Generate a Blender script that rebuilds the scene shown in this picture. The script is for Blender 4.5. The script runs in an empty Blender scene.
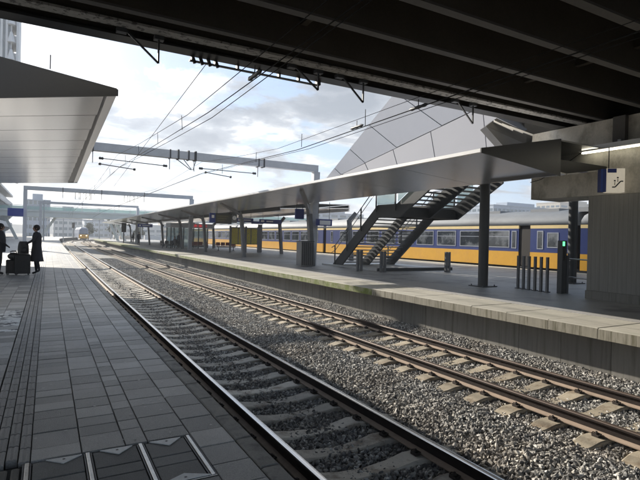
import bpy, bmesh, math, random
from mathutils import Vector, Matrix, noise
random.seed(7)
C = bpy.context.scene.collection
R = math.radians

# ------------------------------------------------------------------ camera
TH, ROLL, PITCH, FPX = R(29.13), R(1.292), R(-0.215), 490.3
EYE = 2.25
fh = Vector((math.sin(TH), math.cos(TH), 0)); rh = Vector((math.cos(TH), -math.sin(TH), 0)); uh = Vector((0, 0, 1))
fw = fh*math.cos(PITCH) + uh*math.sin(PITCH); up = uh*math.cos(PITCH) - fh*math.sin(PITCH)
rt2 = rh*math.cos(ROLL) + up*math.sin(ROLL); up2 = up*math.cos(ROLL) - rh*math.sin(ROLL)
cam = bpy.data.objects.new('camera', bpy.data.cameras.new('camera'))
C.objects.link(cam)
m = Matrix((rt2, up2, -fw)).transposed().to_4x4(); m.translation = (0, 0, EYE)
cam.matrix_world = m
cam.data.sensor_width = 36; cam.data.lens = FPX/640*36
cam.data.clip_end = 6000; cam.data.clip_start = 0.05
bpy.context.scene.camera = cam

# ------------------------------------------------------------------ world and sun
EL, AZ = R(24.0), R(15.0)      # sun ahead of the camera, 15 degrees left of the track direction
SUN = Vector((-math.sin(AZ)*math.cos(EL), math.cos(AZ)*math.cos(EL), math.sin(EL)))
w = bpy.data.worlds.new('World'); bpy.context.scene.world = w; w.use_nodes = True
nt = w.node_tree; N = nt.nodes; L = nt.links
for n in list(N): N.remove(n)
out = N.new('ShaderNodeOutputWorld'); bg = N.new('ShaderNodeBackground'); bg.inputs[1].default_value = 0.112
L.new(bg.outputs[0], out.inputs[0])
sky = N.new('ShaderNodeTexSky'); sky.sky_type = 'NISHITA'; sky.sun_disc = False
sky.sun_elevation = EL; sky.sun_rotation = -AZ; sky.air_density = 1.0; sky.dust_density = 1.5
geo = N.new('ShaderNodeTexCoord')
sep = N.new('ShaderNodeSeparateXYZ'); L.new(geo.outputs['Generated'], sep.inputs[0])
def M(op, a, b=None, c=None):
    n = N.new('ShaderNodeMath'); n.operation = op
    for i, v in enumerate((a, b, c)):
        if v is None: continue
        if isinstance(v, (int, float)): n.inputs[i].default_value = v
        else: L.new(v, n.inputs[i])
    return n.outputs[0]
zz = M('ADD', M('MAXIMUM', sep.outputs[2], 0.0), 0.16)
cx = M('DIVIDE', sep.outputs[0], zz); cy = M('DIVIDE', sep.outputs[1], zz)
cv = N.new('ShaderNodeCombineXYZ'); L.new(cx, cv.inputs[0]); L.new(cy, cv.inputs[1]); cv.inputs[2].default_value = 3.7
def NZ(scale, detail, rough, vec, dist=0.0):
    n = N.new('ShaderNodeTexNoise'); n.inputs['Scale'].default_value = scale; n.inputs['Detail'].default_value = detail
    n.inputs['Roughness'].default_value = rough; n.inputs['Distortion'].default_value = dist; L.new(vec, n.inputs['Vector']); return n.outputs[0]
def RAMP(fac, stops):
    n = N.new('ShaderNodeValToRGB'); L.new(fac, n.inputs[0]); e = n.color_ramp.elements
    e[0].position, e[0].color = stops[0][0], (*stops[0][1], 1); e[1].position, e[1].color = stops[-1][0], (*stops[-1][1], 1)
    for p_, c_ in stops[1:-1]:
        k = e.new(p_); k.color = (*c_, 1)
    return n.outputs[0]
n1 = NZ(1.25, 10, 0.60, cv.outputs[0], 0.35); n2 = NZ(2.3, 8, 0.6, cv.outputs[0], 0.1)
mask = RAMP(n1, [(0.47, (0, 0, 0)), (0.525, (1, 1, 1))])
# brighter towards the sun, as thin cloud is
dt = N.new('ShaderNodeVectorMath'); dt.operation = 'DOT_PRODUCT'; L.new(geo.outputs['Generated'], dt.inputs[0]); dt.inputs[1].default_value = SUN
glow = M('POWER', M('MAXIMUM', dt.outputs['Value'], 0.0), 9.0)
ccol = RAMP(M('ADD', M('MULTIPLY', n2, 0.6), M('MULTIPLY', n1, 0.4)), [(0.42, (5.6, 5.6, 5.6)), (0.475, (3.9, 4.0, 4.15)), (0.52, (2.3, 2.5, 2.8)), (0.60, (1.6, 1.8, 2.1))])
gm = N.new('ShaderNodeVectorMath'); gm.operation = 'SCALE'; L.new(ccol, gm.inputs[0]); L.new(M('ADD', M('MULTIPLY', glow, .5), 0.74), gm.inputs[3])
mx = N.new('ShaderNodeMix'); mx.data_type = 'RGBA'; L.new(mask, mx.inputs[0])
# clear parts of the sky: the physical sky, whitened by high thin haze
mh = N.new('ShaderNodeMix'); mh.data_type = 'RGBA'; mh.inputs[0].default_value = 0.82
L.new(sky.outputs[0], mh.inputs[6]); mh.inputs[7].default_value = (1.0, 1.5, 2.3, 1)
L.new(mh.outputs[2], mx.inputs[6]); L.new(gm.outputs[0], mx.inputs[7]); L.new(mx.outputs[2], bg.inputs[0])

sl = bpy.data.lights.new('sun', 'SUN'); sl.energy = 3.1; sl.angle = R(0.6); sl.color = (1, 0.93, 0.82)
so = bpy.data.objects.new('sun', sl); C.objects.link(so); so.location = SUN*200
so.rotation_euler = SUN.to_track_quat('Z', 'Y').to_euler()
vs = bpy.context.scene.view_settings
vs.view_transform = 'Standard'; vs.look = 'None'; vs.exposure = 1.55; vs.gamma = 1; vs.use_curve_mapping = False

# ------------------------------------------------------------------ helpers
def off(t):           # the tracks bend gently to the right
    t = max(t, 0)
    return 0.00007*t*t + (0.0013*(t-120)**2 if t > 120 else 0)

MATS = {}
def mat(name, col, rough=0.7, metal=0.0, var=0.25, fvar=None, scale=3.0, fine=60.0, bump=0.0, rand=0.0, col2=None, c2scale=1.0, c2lo=.5, c2hi=.65, coord='pos', stretch=(1, 1, 1), emit=None, estr=0, spec=0.5, alpha=None, rvar=0.0):
    if name in MATS: return MATS[name]
    mt = bpy.data.materials.new(name); mt.use_nodes = True; nt = mt.node_tree; n = nt.nodes; l = nt.links
    b = n['Principled BSDF']; b.inputs['Roughness'].default_value = rough; b.inputs['Metallic'].default_value = metal
    b.inputs['Specular IOR Level'].default_value = spec
    if coord == 'pos': src = n.new('ShaderNodeNewGeometry').outputs['Position']
    else: src = n.new('ShaderNodeTexCoord').outputs['Object']
    mp = n.new('ShaderNodeMapping'); mp.inputs['Scale'].default_value = stretch; l.new(src, mp.inputs[0]); vec = mp.outputs[0]
    def noi(s, d=4, ro=.6):
        q = n.new('ShaderNodeTexNoise'); q.inputs['Scale'].default_value = s; q.inputs['Detail'].default_value = d; q.inputs['Roughness'].default_value = ro
        l.new(vec, q.inputs['Vector']); return q.outputs[0]
    def ma(op, a, c):
        q = n.new('ShaderNodeMath'); q.operation = op
        for i, v in enumerate((a, c)):
            if isinstance(v, (int, float)): q.inputs[i].default_value = v
            else: l.new(v, q.inputs[i])
        return q.outputs[0]
    na, nb = noi(scale, 5), noi(fine, 2)
    f = ma('ADD', ma('MULTIPLY', ma('SUBTRACT', na, .5), 2*var), ma('MULTIPLY', ma('SUBTRACT', nb, .5), var if fvar is None else fvar))
    if rand:
        oi = n.new('ShaderNodeObjectInfo'); f = ma('ADD', f, ma('MULTIPLY', ma('SUBTRACT', oi.outputs['Random'], .5), rand))
    f = ma('ADD', f, 1.0)
    base = n.new('ShaderNodeRGB'); base.outputs[0].default_value = (*col, 1); bc = base.outputs[0]
    if col2:
        r = n.new('ShaderNodeValToRGB'); r.color_ramp.elements[0].position = c2lo; r.color_ramp.elements[1].position = c2hi
        l.new(noi(c2scale, 6, .65), r.inputs[0]); mxx = n.new('ShaderNodeMix'); mxx.data_type = 'RGBA'
        l.new(r.outputs[0], mxx.inputs[0]); l.new(bc, mxx.inputs[6]); mxx.inputs[7].default_value = (*col2, 1); bc = mxx.outputs[2]
    sc = n.new('ShaderNodeVectorMath'); sc.operation = 'SCALE'; l.new(bc, sc.inputs[0]); l.new(f, sc.inputs[3])
    l.new(sc.outputs[0], b.inputs['Base Color'])
    if rvar: l.new(ma('ADD', ma('MULTIPLY', na, rvar), rough-rvar/2), b.inputs['Roughness'])
    if bump:
        bp = n.new('ShaderNodeBump'); bp.inputs['Strength'].default_value = bump; bp.inputs['Distance'].default_value = 0.01
        l.new(nb, bp.inputs['Height']); l.new(bp.outputs[0], b.inputs['Normal'])
    if emit: b.inputs['Emission Color'].default_value = (*emit, 1); b.inputs['Emission Strength'].default_value = estr
    if alpha is not None: b.inputs['Alpha'].default_value = alpha
    MATS[name] = mt; return mt

def glass(name, tint, rough=0.05, transp=0.6):
    if name in MATS: return MATS[name]
    mt = bpy.data.materials.new(name); mt.use_nodes = True; n = mt.node_tree.nodes; l = mt.node_tree.links
    b = n['Principled BSDF']; b.inputs['Base Color'].default_value = (*tint, 1); b.inputs['Roughness'].default_value = rough
    q = n.new('ShaderNodeTexNoise'); q.inputs['Scale'].default_value = .6
    t = n.new('ShaderNodeBsdfTransparent'); t.inputs[0].default_value = (.85, .93, .92, 1)
    mx = n.new('ShaderNodeMixShader'); mx.inputs[0].default_value = transp
    l.new(b.outputs[0], mx.inputs[1]); l.new(t.outputs[0], mx.inputs[2]); l.new(mx.outputs[0], n['Material Output'].inputs[0])
    MATS[name] = mt; return mt

class MB:
    def __init__(s): s.v = []; s.f = []; s.sm = []
    def add(s, vs, fs, sm=False):
        o = len(s.v); s.v += [tuple(v) for v in vs]; s.f += [tuple(i+o for i in f) for f in fs]; s.sm += [sm]*len(fs); return s
    def box(s, x0, x1, y0, y1, z0, z1):
        v = [(x, y, z) for z in (z0, z1) for y in (y0, y1) for x in (x0, x1)]
        return s.add(v, [(0, 2, 3, 1), (4, 5, 7, 6), (0, 1, 5, 4), (2, 6, 7, 3), (0, 4, 6, 2), (1, 3, 7, 5)])
    def slab(s, x0, x1, y0, y1, z0, z1, b=.004):   # box with chamfered top
        v = [(x0, y0, z0), (x1, y0, z0), (x1, y1, z0), (x0, y1, z0), (x0, y0, z1-b), (x1, y0, z1-b), (x1, y1, z1-b), (x0, y1, z1-b),
             (x0+b, y0+b, z1), (x1-b, y0+b, z1), (x1-b, y1-b, z1), (x0+b, y1-b, z1)]
        return s.add(v, [(8, 9, 10, 11)] + [(i, (i+1) % 4, 4+(i+1) % 4, 4+i) for i in range(4)] + [(4+i, 4+(i+1) % 4, 8+(i+1) % 4, 8+i) for i in range(4)])
    def prism(s, poly, d):      # poly: 3D points, d: thickness vector
        n = len(poly); d = Vector(d); v = [Vector(p) for p in poly]; v += [p+d for p in v]
        return s.add(v, [tuple(range(n))[::-1], tuple(range(n, 2*n))] + [(i, (i+1) % n, n+(i+1) % n, n+i) for i in range(n)])
    def bar(s, a, b, w, h, roll=None):   # rectangular bar a->b, w sideways, h vertical
        a, b = Vector(a), Vector(b); d = (b-a).normalized()
        u = Vector((0, 0, 1)) if abs(d.z) < .95 else Vector((0, 1, 0))
        x = d.cross(u).normalized(); z = x.cross(d).normalized()
        v = [p + x*sx*w/2 + z*sz*h/2 for p in (a, b) for sz in (-1, 1) for sx in (-1, 1)]
        return s.add(v, [(0, 1, 3, 2), (4, 6, 7, 5), (0, 4, 5, 1), (2, 3, 7, 6), (0, 2, 6, 4), (1, 5, 7, 3)])
    def tube(s, pts, r, n=8, caps=True):
        pts = [Vector(p) for p in pts]; rs = r if isinstance(r, (list, tuple)) else [r]*len(pts); rings = []
        for i, p in enumerate(pts):
            d = (pts[min(i+1, len(pts)-1)] - pts[max(i-1, 0)]).normalized()
            u = Vector((0, 0, 1)) if abs(d.z) < .9 else Vector((1, 0, 0))
            x = d.cross(u).normalized(); z = x.cross(d)
            rings.append([p + (x*math.cos(2*math.pi*k/n) + z*math.sin(2*math.pi*k/n))*rs[i] for k in range(n)])
        v = [q for rg in rings for q in rg]; f = []
        for i in range(len(pts)-1):
            for k in range(n): f.append((i*n+k, i*n+(k+1) % n, (i+1)*n+(k+1) % n, (i+1)*n+k))
        s.add(v, f, True)
        if caps: s.add(rings[0], [tuple(range(n))[::-1]]); s.add(rings[-1], [tuple(range(n))])
        return s
    def loft(s, rings, closed=True, sm=True, caps=True):
        n = len(rings[0]); v = [q for rg in rings for q in rg]; f = []
        for i in range(len(rings)-1):
            for k in range(n if closed else n-1): f.append((i*n+k, i*n+(k+1) % n, (i+1)*n+(k+1) % n, (i+1)*n+k))
        s.add(v, f, sm)
        if closed and caps: s.add(rings[0], [tuple(range(n))[::-1]]); s.add(rings[-1], [tuple(range(n))])
        return s
    def along(s, prof, ts, closed=True, o=off):   # profile [(x,z)] swept along the line
        return s.loft([[(x+o(t), t, z) for x, z in prof] for t in ts], closed, False)
    def mesh(s, name):
        me = bpy.data.meshes.new(name); me.from_pydata(s.v, [], s.f); me.polygons.foreach_set('use_smooth', s.sm)
        bm = bmesh.new(); bm.from_mesh(me); bmesh.ops.recalc_face_normals(bm, faces=bm.faces); bm.to_mesh(me); bm.free(); me.update(); return me
    def build(s, name, m_, parent=None, loc=None):
        me = s.mesh(name); me.materials.append(m_); return link(name, me, parent, loc)
def link(name, me, parent=None, loc=None):
    o = bpy.data.objects.new(name, me); C.objects.link(o)
    if parent: o.parent = parent
    if loc: o.location = loc
    return o
def thing(name, label, cat, loc=(0, 0, 0), rz=0, group=None):
    o = bpy.data.objects.new(name, None); o.empty_display_size = .1; C.objects.link(o); o.location = loc; o.rotation_euler = (0, 0, rz)
    return tag(o, label, cat, group)
def tag(o, label, cat, group=None):
    o['label'] = label; o['category'] = cat
    if group: o['group'] = group
    return o
def struct(o): o['kind'] = 'structure'; return o
def stuff(o): o['kind'] = 'stuff'; return o
KIDS = {}
def copy_tree(o, parent=None):
    c = o.copy(); C.objects.link(c)
    if parent: c.parent = parent
    for ch in [x for x in C.objects if x.parent == o]: copy_tree(ch, c)
    return c
def frange(a, b, st):
    r = []; 
    while a < b-1e-6: r.append(a); a += st
    return r+[b]
def text_mesh(body, size, name, m_, parent, loc, rot, ext=.004):
    cu = bpy.data.curves.new('lettering', 'FONT'); cu.body = body; cu.size = size; cu.extrude = ext; cu.align_x = 'CENTER'; cu.align_y = 'CENTER'
    to = bpy.data.objects.new('tmp', cu); C.objects.link(to)
    me = bpy.data.meshes.new_from_object(to); bpy.data.objects.remove(to); me.materials.clear(); me.materials.append(m_)
    o = link(name, me, parent, loc); o.rotation_euler = rot; return o

# ------------------------------------------------------------------ materials
slabm = mat('dark_paving', (.41, .40, .38), .48, var=.26, scale=2.2, fine=170, fvar=1.5, bump=.6, rand=.62, col2=(.48, .47, .45), c2scale=.9, rvar=.25)
slabsun = mat('sun_patch_paving', (.75, .74, .71), .6, var=.3, scale=9, fine=90, bump=.2, rand=.3, col2=(.12, .12, .12), c2scale=7, c2lo=.5, c2hi=.56)  # pale colour paints a patch of sun onto the shaded paving
tactm = mat('tactile_paving', (.34, .33, .315), .55, fvar=.8, var=.25, scale=2, fine=90, bump=.2, rand=.3)
edgem = mat('edge_concrete_worn', (.38, .365, .335), .8, var=.35, scale=6, fine=60, bump=.3, rand=.25, col2=(.22, .215, .2), c2scale=5)
palem = mat('pale_edge_concrete', (.36, .34, .29), .8, var=.22, scale=3, fine=50, bump=.2, rand=.16, col2=(.30, .29, .24), c2scale=2.2, stretch=(1, .5, 1))
lipm = mat('lip_concrete', (.27, .25, .20), .85, var=.4, scale=4, fine=40, bump=.3, rand=.2, col2=(.13, .12, .08), c2scale=3, stretch=(1, 4, .3))
algm = mat('algae_lip_concrete', (.25, .25, .15), .85, var=.4, scale=4, fine=40, bump=.3, rand=.2, col2=(.13, .16, .035), c2scale=3.2, c2lo=.42, c2hi=.6)
wallm = mat('platform_wall_concrete', (.21, .20, .18), .85, var=.25, scale=3, fine=50, bump=.2, rand=.25, col2=(.15, .142, .12), c2scale=2.0, stretch=(1, 4, .22))
darkfloor = mat('dark_floor', (.29, .285, .275), .5, var=.2, scale=1.5, fine=60, bump=.15, col2=(.13, .13, .13), c2scale=.8, rvar=.2)
ballm = mat('ballast_bed', (.17, .165, .16), .95, var=.8, scale=14, fine=45, bump=1.0, col2=(.30, .29, .27), c2scale=22, c2lo=.52, c2hi=.6)
ballfar = mat('ballast_far', (.22, .215, .205), .95, var=.35, scale=14, fine=45, bump=1.0, col2=(.27, .23, .18), c2scale=.5)
groundm = mat('ground_dirt', (.14, .135, .12), .95, var=.3, scale=.2, fine=3)
slpm = mat('sleeper_concrete', (.33, .285, .215), .8, var=.3, scale=6, fine=50, bump=.3, rand=.5, col2=(.20, .15, .10), c2scale=4)
slpm2 = mat('sleeper_concrete_grey', (.56, .52, .45), .8, var=.3, scale=6, fine=50, bump=.3, rand=.45, col2=(.28, .23, .18), c2scale=4)
railrust = mat('rail_rust', (.022, .013, .010), .85, var=.4, scale=8, fine=80, bump=.2)
railfoot = mat('rail_foot', (.33, .25, .19), .8, var=.3, scale=8, fine=60)
railtop = mat('rail_top', (.62, .60, .58), .24, 1.0, var=.15, scale=8, fine=90, stretch=(1, .05, 1))
railtopd = mat('rail_top_dull', (.10, .07, .055), .55, .4, var=.3, scale=8, fine=60, stretch=(1, .1, 1))
clipm = mat('clip_steel', (.05, .04, .035), .7, .3)
steel = mat('galvanised_steel', (.42, .43, .45), .5, .25, var=.2, scale=2, fine=20)
steeld = mat('dark_steel', (.045, .047, .052), .5, .2, var=.2, scale=2, fine=20)
anth = mat('anthracite_paint', (.045, .05, .056), .45, .1, var=.15, scale=2, fine=15)
postg = mat('post_grey', (.14, .145, .155), .5, .2, var=.15)
alum = mat('brushed_panel', (.28, .28, .285), .20, 1.0, var=.10, scale=1.2, fine=9, rvar=.10, rand=.05, stretch=(1.6, .12, 1), bump=.04)
alumd = mat('dull_panel', (.75, .75, .76), .24, .85, var=.12, scale=.7, fine=6, rvar=.12, rand=.06)
fascm = mat('dark_fascia', (.03, .03, .03), .45, .3, var=.15, scale=1, fine=20)
fascr = mat('grey_fascia', (.10, .10, .102), .4, .4, var=.15, scale=1, fine=20)
edgewh = mat('edge_white', (.66, .66, .66), .45, .2, var=.1)
bconc = mat('bridge_concrete', (.54, .51, .45), .85, var=.35, scale=1.2, fine=25, bump=.25, col2=(.30, .28, .235), c2scale=1.6, c2lo=.48, c2hi=.66, stretch=(1, 1, .6))
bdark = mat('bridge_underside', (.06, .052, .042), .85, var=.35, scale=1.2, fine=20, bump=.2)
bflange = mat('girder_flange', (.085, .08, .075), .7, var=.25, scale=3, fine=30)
bpeel = mat('peeling_flange', (.30, .29, .27), .8, var=.3, scale=6, fine=30, col2=(.10, .095, .09), c2scale=9, c2lo=.53, c2hi=.58)
boardc = mat('board_marked_concrete', (.27, .262, .24), .85, var=.25, scale=3, fine=40, bump=.2, stretch=(6, 6, .25))
yel = mat('yellow_paint', (.60, .31, .02), .45, var=.12, scale=1.2, fine=8, col2=(.55, .28, .04), c2scale=.9, c2lo=.5, c2hi=.8)
blu = mat('blue_paint', (.018, .036, .15), .4, var=.15, scale=1.2, fine=8)
troof = mat('train_roof', (.24, .25, .26), .7, var=.15, scale=1.5, fine=9, col2=(.19, .195, .20), c2scale=.5, stretch=(1, .4, 1))
tcream = mat('cream_stripe', (.72, .55, .26), .5, var=.1)
wing = mat('window_glass', (.03, .035, .04), .06, 0, var=.5, scale=1.1, fine=4, col2=(.14, .15, .16), c2scale=.9, c2lo=.5, c2hi=.6, spec=.9)
wfr = mat('window_frame', (.35, .37, .42), .4, .5)
white = mat('white_paint', (.78, .78, .77), .5, var=.08)
signb = mat('sign_blue', (.012, .03, .20), .4, var=.05)
black = mat('black_plastic', (.014, .014, .015), .45, var=.15)
yposter = mat('yellow_timetable', (.62, .52, .07), .5, var=.12, scale=8, fine=60, col2=(.40, .34, .08), c2scale=18, c2lo=.5, c2hi=.55)
redm = mat('red_letter', (.60, .02, .03), .4, emit=(.8, .05, .06), estr=.15)
skinm = mat('skin', (.42, .25, .18), .6, var=.08)
coatm = mat('dark_wool', (.035, .035, .042), .9, var=.25, scale=9, fine=90)
hairm = mat('dark_hair', (.012, .010, .009), .6, var=.3, scale=30)
lineg = mat('wire_copper', (.03, .03, .03), .9, 0, spec=.1)
panelshade = mat('facade_panel_shaded', (.42, .43, .47), .42, .35, var=.06, scale=.4, fine=3, rand=.05)  # shade-side copy of the cladding, light difference set through its colour
panelsun = mat('facade_panel_sunlit', (.26, .262, .285), .8, .0, spec=.2, var=.05, scale=.4, fine=3, rand=.04)  # sun-side copy of the same cladding, toned apart from the shaded facet
seam = mat('panel_seam', (.06, .06, .07), .7)

# ------------------------------------------------------------------ setting
struct(MB().add([(-3000, -3000, -.9), (3000, -3000, -.9), (3000, 3000, -.9), (-3000, 3000, -.9)], [(0, 1, 2, 3)]).build('ground', groundm))

# ballast bed: a gently mounded sheet between the platforms
def bz(s, t):
    z = -.215
    for c in (3.05, 6.98):
        d = abs(s-c)
        if d < 1.42: z = min(z, -.258 + max(0, d-1.2)*.17)
    if s > 8.3: z += (s-8.3)*.10
    return z + .016*noise.noise((s*1.3, t*1.3, 0))
def bed(t0, t1, ds, dt_, name, m_):
    xs = frange(1.0, 9.0, ds); ts = frange(t0, t1, dt_)
    b = MB(); b.add([(x+off(t), t, bz(x, t)) for t in ts for x in xs], [(i*len(xs)+j, i*len(xs)+j+1, (i+1)*len(xs)+j+1, (i+1)*len(xs)+j) for i in range(len(ts)-1) for j in range(len(xs)-1)], True)
    return b.build(name, m_)
near = bed(-4, 16, .16, .2, 'ballast_bed', ballm); struct(near)
mid = bed(16, 52, .25, .5, 'ballast_bed', ballm); struct(mid)
far = bed(52, 185, .5, 2.5, 'ballast_bed', ballfar); struct(far)
# wide far track field beyond the platforms
b = MB(); b.add([(-40, 120, -.42), (120, 120, -.42), (160, 420, -.42), (-40, 420, -.42)], [(0, 1, 2, 3)]); struct(b.build('track_field', ballfar))
# bed of the third track
b = MB(); b.box(24.3, 28.5, -20, 120, -.8, -.24); struct(b.build('ballast_bed', ballfar))

# loose stones, real geometry
stonem = bpy.data.materials.new('ballast_stone'); stonem.use_nodes = True
n = stonem.node_tree.nodes; l = stonem.node_tree.links; pb = n['Principled BSDF']; pb.inputs['Roughness'].default_value = .85
at = n.new('ShaderNodeAttribute'); at.attribute_type = 'INSTANCER'; at.attribute_name = 'tone'
rp = n.new('ShaderNodeValToRGB'); e = rp.color_ramp.elements; e[0].color = (.09, .085, .08, 1); e[1].color = (.72, .71, .68, 1); e[1].position = 1
for p_, c_ in ((.3, (.16, .155, .15, 1)), (.6, (.29, .285, .275, 1)), (.78, (.40, .38, .34, 1))):
    k = e.new(p_); k.color = c_
nzz = n.new('ShaderNodeTexNoise'); nzz.inputs['Scale'].default_value = 25
gp = n.new('ShaderNodeNewGeometry'); l.new(gp.outputs['Position'], nzz.inputs['Vector'])
ad = n.new('ShaderNodeMath'); ad.operation = 'MULTIPLY_ADD'; l.new(nzz.outputs[0], ad.inputs[0]); ad.inputs[1].default_value = .25; l.new(at.outputs['Fac'], ad.inputs[2])
l.new(ad.outputs[0], rp.inputs[0])
n3 = n.new('ShaderNodeTexNoise'); n3.inputs['Scale'].default_value = .8; n3.inputs['Detail'].default_value = 5; l.new(gp.outputs['Position'], n3.inputs['Vector'])
r3 = n.new('ShaderNodeValToRGB'); r3.color_ramp.elements[0].position = .42; r3.color_ramp.elements[1].position = .68; r3.color_ramp.elements[1].color = (.4, .4, .4, 1); l.new(n3.outputs[0], r3.inputs[0])
m3 = n.new('ShaderNodeMix'); m3.data_type = 'RGBA'; m3.blend_type = 'MULTIPLY'; l.new(r3.outputs[0], m3.inputs[0]); l.new(rp.outputs[0], m3.inputs[6]); m3.inputs[7].default_value = (.88, .76, .64, 1)
l.new(m3.outputs[2], pb.inputs['Base Color'])
scol = bpy.data.collections.new('stone_shapes')
for k in range(9):
    bm = bmesh.new(); rs = random.Random(k+40)
    for q in range(11):
        a = Vector((rs.gauss(0, 1), rs.gauss(0, 1), rs.gauss(0, 1))).normalized()*rs.uniform(.42, .62); bm.verts.new((a.x*1.2, a.y*.9, a.z*.72))
    h_ = bmesh.ops.convex_hull(bm, input=bm.verts); bmesh.ops.delete(bm, geom=[g_ for g_ in h_['geom_unused'] if isinstance(g_, bmesh.types.BMVert)], context='VERTS')
    me = bpy.data.meshes.new('stone'); bm.to_mesh(me); bm.free(); me.materials.append(stonem)
    o = bpy.data.objects.new('stone', me); scol.objects.link(o)
def stones(target, density, s0, s1, seed, zoff):
    ng = bpy.data.node_groups.new('scatter', 'GeometryNodeTree')
    ng.interface.new_socket('Geometry', in_out='INPUT', socket_type='NodeSocketGeometry'); ng.interface.new_socket('Geometry', in_out='OUTPUT', socket_type='NodeSocketGeometry')
    n = ng.nodes; l = ng.links; gi = n.new('NodeGroupInput'); go = n.new('NodeGroupOutput')
    d = n.new('GeometryNodeDistributePointsOnFaces'); d.inputs['Density'].default_value = density; d.inputs['Seed'].default_value = seed; l.new(gi.outputs[0], d.inputs[0])
    ra = n.new('FunctionNodeRandomValue'); ra.data_type = 'FLOAT'; ra.inputs[2].default_value = 0; ra.inputs[3].default_value = .85; ra.inputs['Seed'].default_value = seed+5
    st = n.new('GeometryNodeStoreNamedAttribute'); st.data_type = 'FLOAT'; st.domain = 'POINT'; st.inputs['Name'].default_value = 'tone'
    l.new(d.outputs[0], st.inputs[0]); l.new(ra.outputs[1], st.inputs['Value'])
    ci = n.new('GeometryNodeCollectionInfo'); ci.inputs[0].default_value = scol; ci.inputs['Separate Children'].default_value = True; ci.inputs['Reset Children'].default_value = True
    ip = n.new('GeometryNodeInstanceOnPoints'); ip.inputs['Pick Instance'].default_value = True
    rr = n.new('FunctionNodeRandomValue'); rr.data_type = 'FLOAT_VECTOR'; rr.inputs[1].default_value = (6.28, 6.28, 6.28); rr.inputs['Seed'].default_value = seed+1
    rs = n.new('FunctionNodeRandomValue'); rs.data_type = 'FLOAT'; rs.inputs[2].default_value = s0; rs.inputs[3].default_value = s1; rs.inputs['Seed'].default_value = seed+2
    tr = n.new('GeometryNodeTranslateInstances'); rz = n.new('FunctionNodeRandomValue'); rz.data_type = 'FLOAT_VECTOR'; rz.inputs[0].default_value = (0, 0, -.006); rz.inputs[1].default_value = (0, 0, zoff); rz.inputs['Seed'].default_value = seed+3
    l.new(st.outputs[0], ip.inputs['Points']); l.new(ci.outputs[0], ip.inputs['Instance']); l.new(rr.outputs[0], ip.inputs['Rotation']); l.new(rs.outputs[1], ip.inputs['Scale'])
    l.new(ip.outputs[0], tr.inputs['Instances']); tr.inputs['Local Space'].default_value = False; l.new(rz.outputs[0], tr.inputs['Translation']); l.new(tr.outputs[0], go.inputs[0])
    o = bpy.data.objects.new('ballast_stones', target.data); C.objects.link(o); md = o.modifiers.new('scatter', 'NODES'); md.node_group = ng
    stuff(o); return o
stones(near, 1100, .034, .078, 11, .022)
stones(mid, 560, .04, .078, 31, .02)

# ------------------------------------------------------------------ left platform and its paving
PZ = .75
lw = frange(-6, 185, 2.0)
b = MB(); b.along([(-14, PZ-.05), (1.36, PZ-.05), (1.36, -.4), (-14, -.4)], lw)
platL = struct(b.build('platform', mat('joint_dark', (.035, .035, .034), .9, var=.2)))
# longitudinal slab columns as measured: x ranges and row lengths
cols = [(.97, 1.235, (.3,)), (.665, .97, (.3, .2)), (.515, .665, (.3, .2)), (.235, .515, (.2, .3, .25)), (-.07, .235, (.3, .2, .2))]
x = -.365
while x > -9: cols.append((x-.3, x, (.3, .2, .3))); x -= .3
cand = []
rs = random.Random(3)
COVER0, COVER1 = 2.99, 3.672
for ci, (x0, x1, lens) in enumerate(cols):
    t = 3.69 if ci < 5 else 2.6+rs.random()*.3
    if ci == 0: t = 1.6+rs.random()*.1
    if ci in (1, 2, 3, 4):       # slabs on the near side of the steel covers
        q = COVER0-.02
        while q > 1.3: cand.append((x0, x1, q-.3, q)); q -= .3
    if ci >= 5: x0 += 0
    while t < 60:
        ln = rs.choice(lens); cand.append((x0, x1, t, t+ln)); t += ln
def area(c): return (c[1]-c[0])*(c[3]-c[2])/max((c[2]**2+c[0]**2)**1.5, 1)
def seen(c):
    mx_, my_ = (c[0]+c[1])/2, (c[2]+c[3])/2
    dx = mx_*math.cos(TH)-my_*math.sin(TH); dz = mx_*math.sin(TH)+my_*math.cos(TH)
    return dz > .5 and abs(dx)/dz < .70 and 1.5/dz*490 < 262
vis = sorted([c for c in cand if seen(c)], key=area, reverse=True); keep = set(vis[:295])
g = .0035; rest = MB(); shared = {}
for c in cand:
    x0, x1, t0, t1 = c; mt_ = off((t0+t1)/2)
    dz = rs.uniform(-.0025, .0025)
    if c in keep:
        cxm, cym = (x0+x1)/2, (t0+t1)/2
        key = (round(x1-x0, 3), round(t1-t0, 3))
        sunpatch = (-1.7 < cxm < -.36 and 8.7 < cym < 11.0 and rs.random() < .8)  # slabs inside the painted sun patch
        key2 = key+(sunpatch,)
        if key2 not in shared:
            me = MB().slab(-key[0]/2+g, key[0]/2-g, -key[1]/2+g, key[1]/2-g, -.05, 0).mesh('paving_slab'); me.materials.append(slabsun if sunpatch else slabm); shared[key2] = me
        link('paving_slab', shared[key2], platL, (cxm+mt_, cym, PZ+dz))
    else: rest.slab(x0+g+mt_, x1-g+mt_, t0+g, t1-g, PZ-.05, PZ+dz)
o = rest.build('paving_slabs', mat('dark_paving_far', (.25, .245, .235), .48, var=.3, scale=1.2, fine=20, bump=.2, col2=(.37, .365, .35), c2scale=1.6, rvar=.2), platL); stuff(o)
# coarser sheet of paving beyond 60 m
o = MB().along([(-10, PZ-.05), (1.24, PZ-.05), (1.24, PZ), (-10, PZ)], frange(60.01, 185, 3)).build('paving_beyond', MATS['dark_paving_far'], platL); stuff(o)
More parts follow.
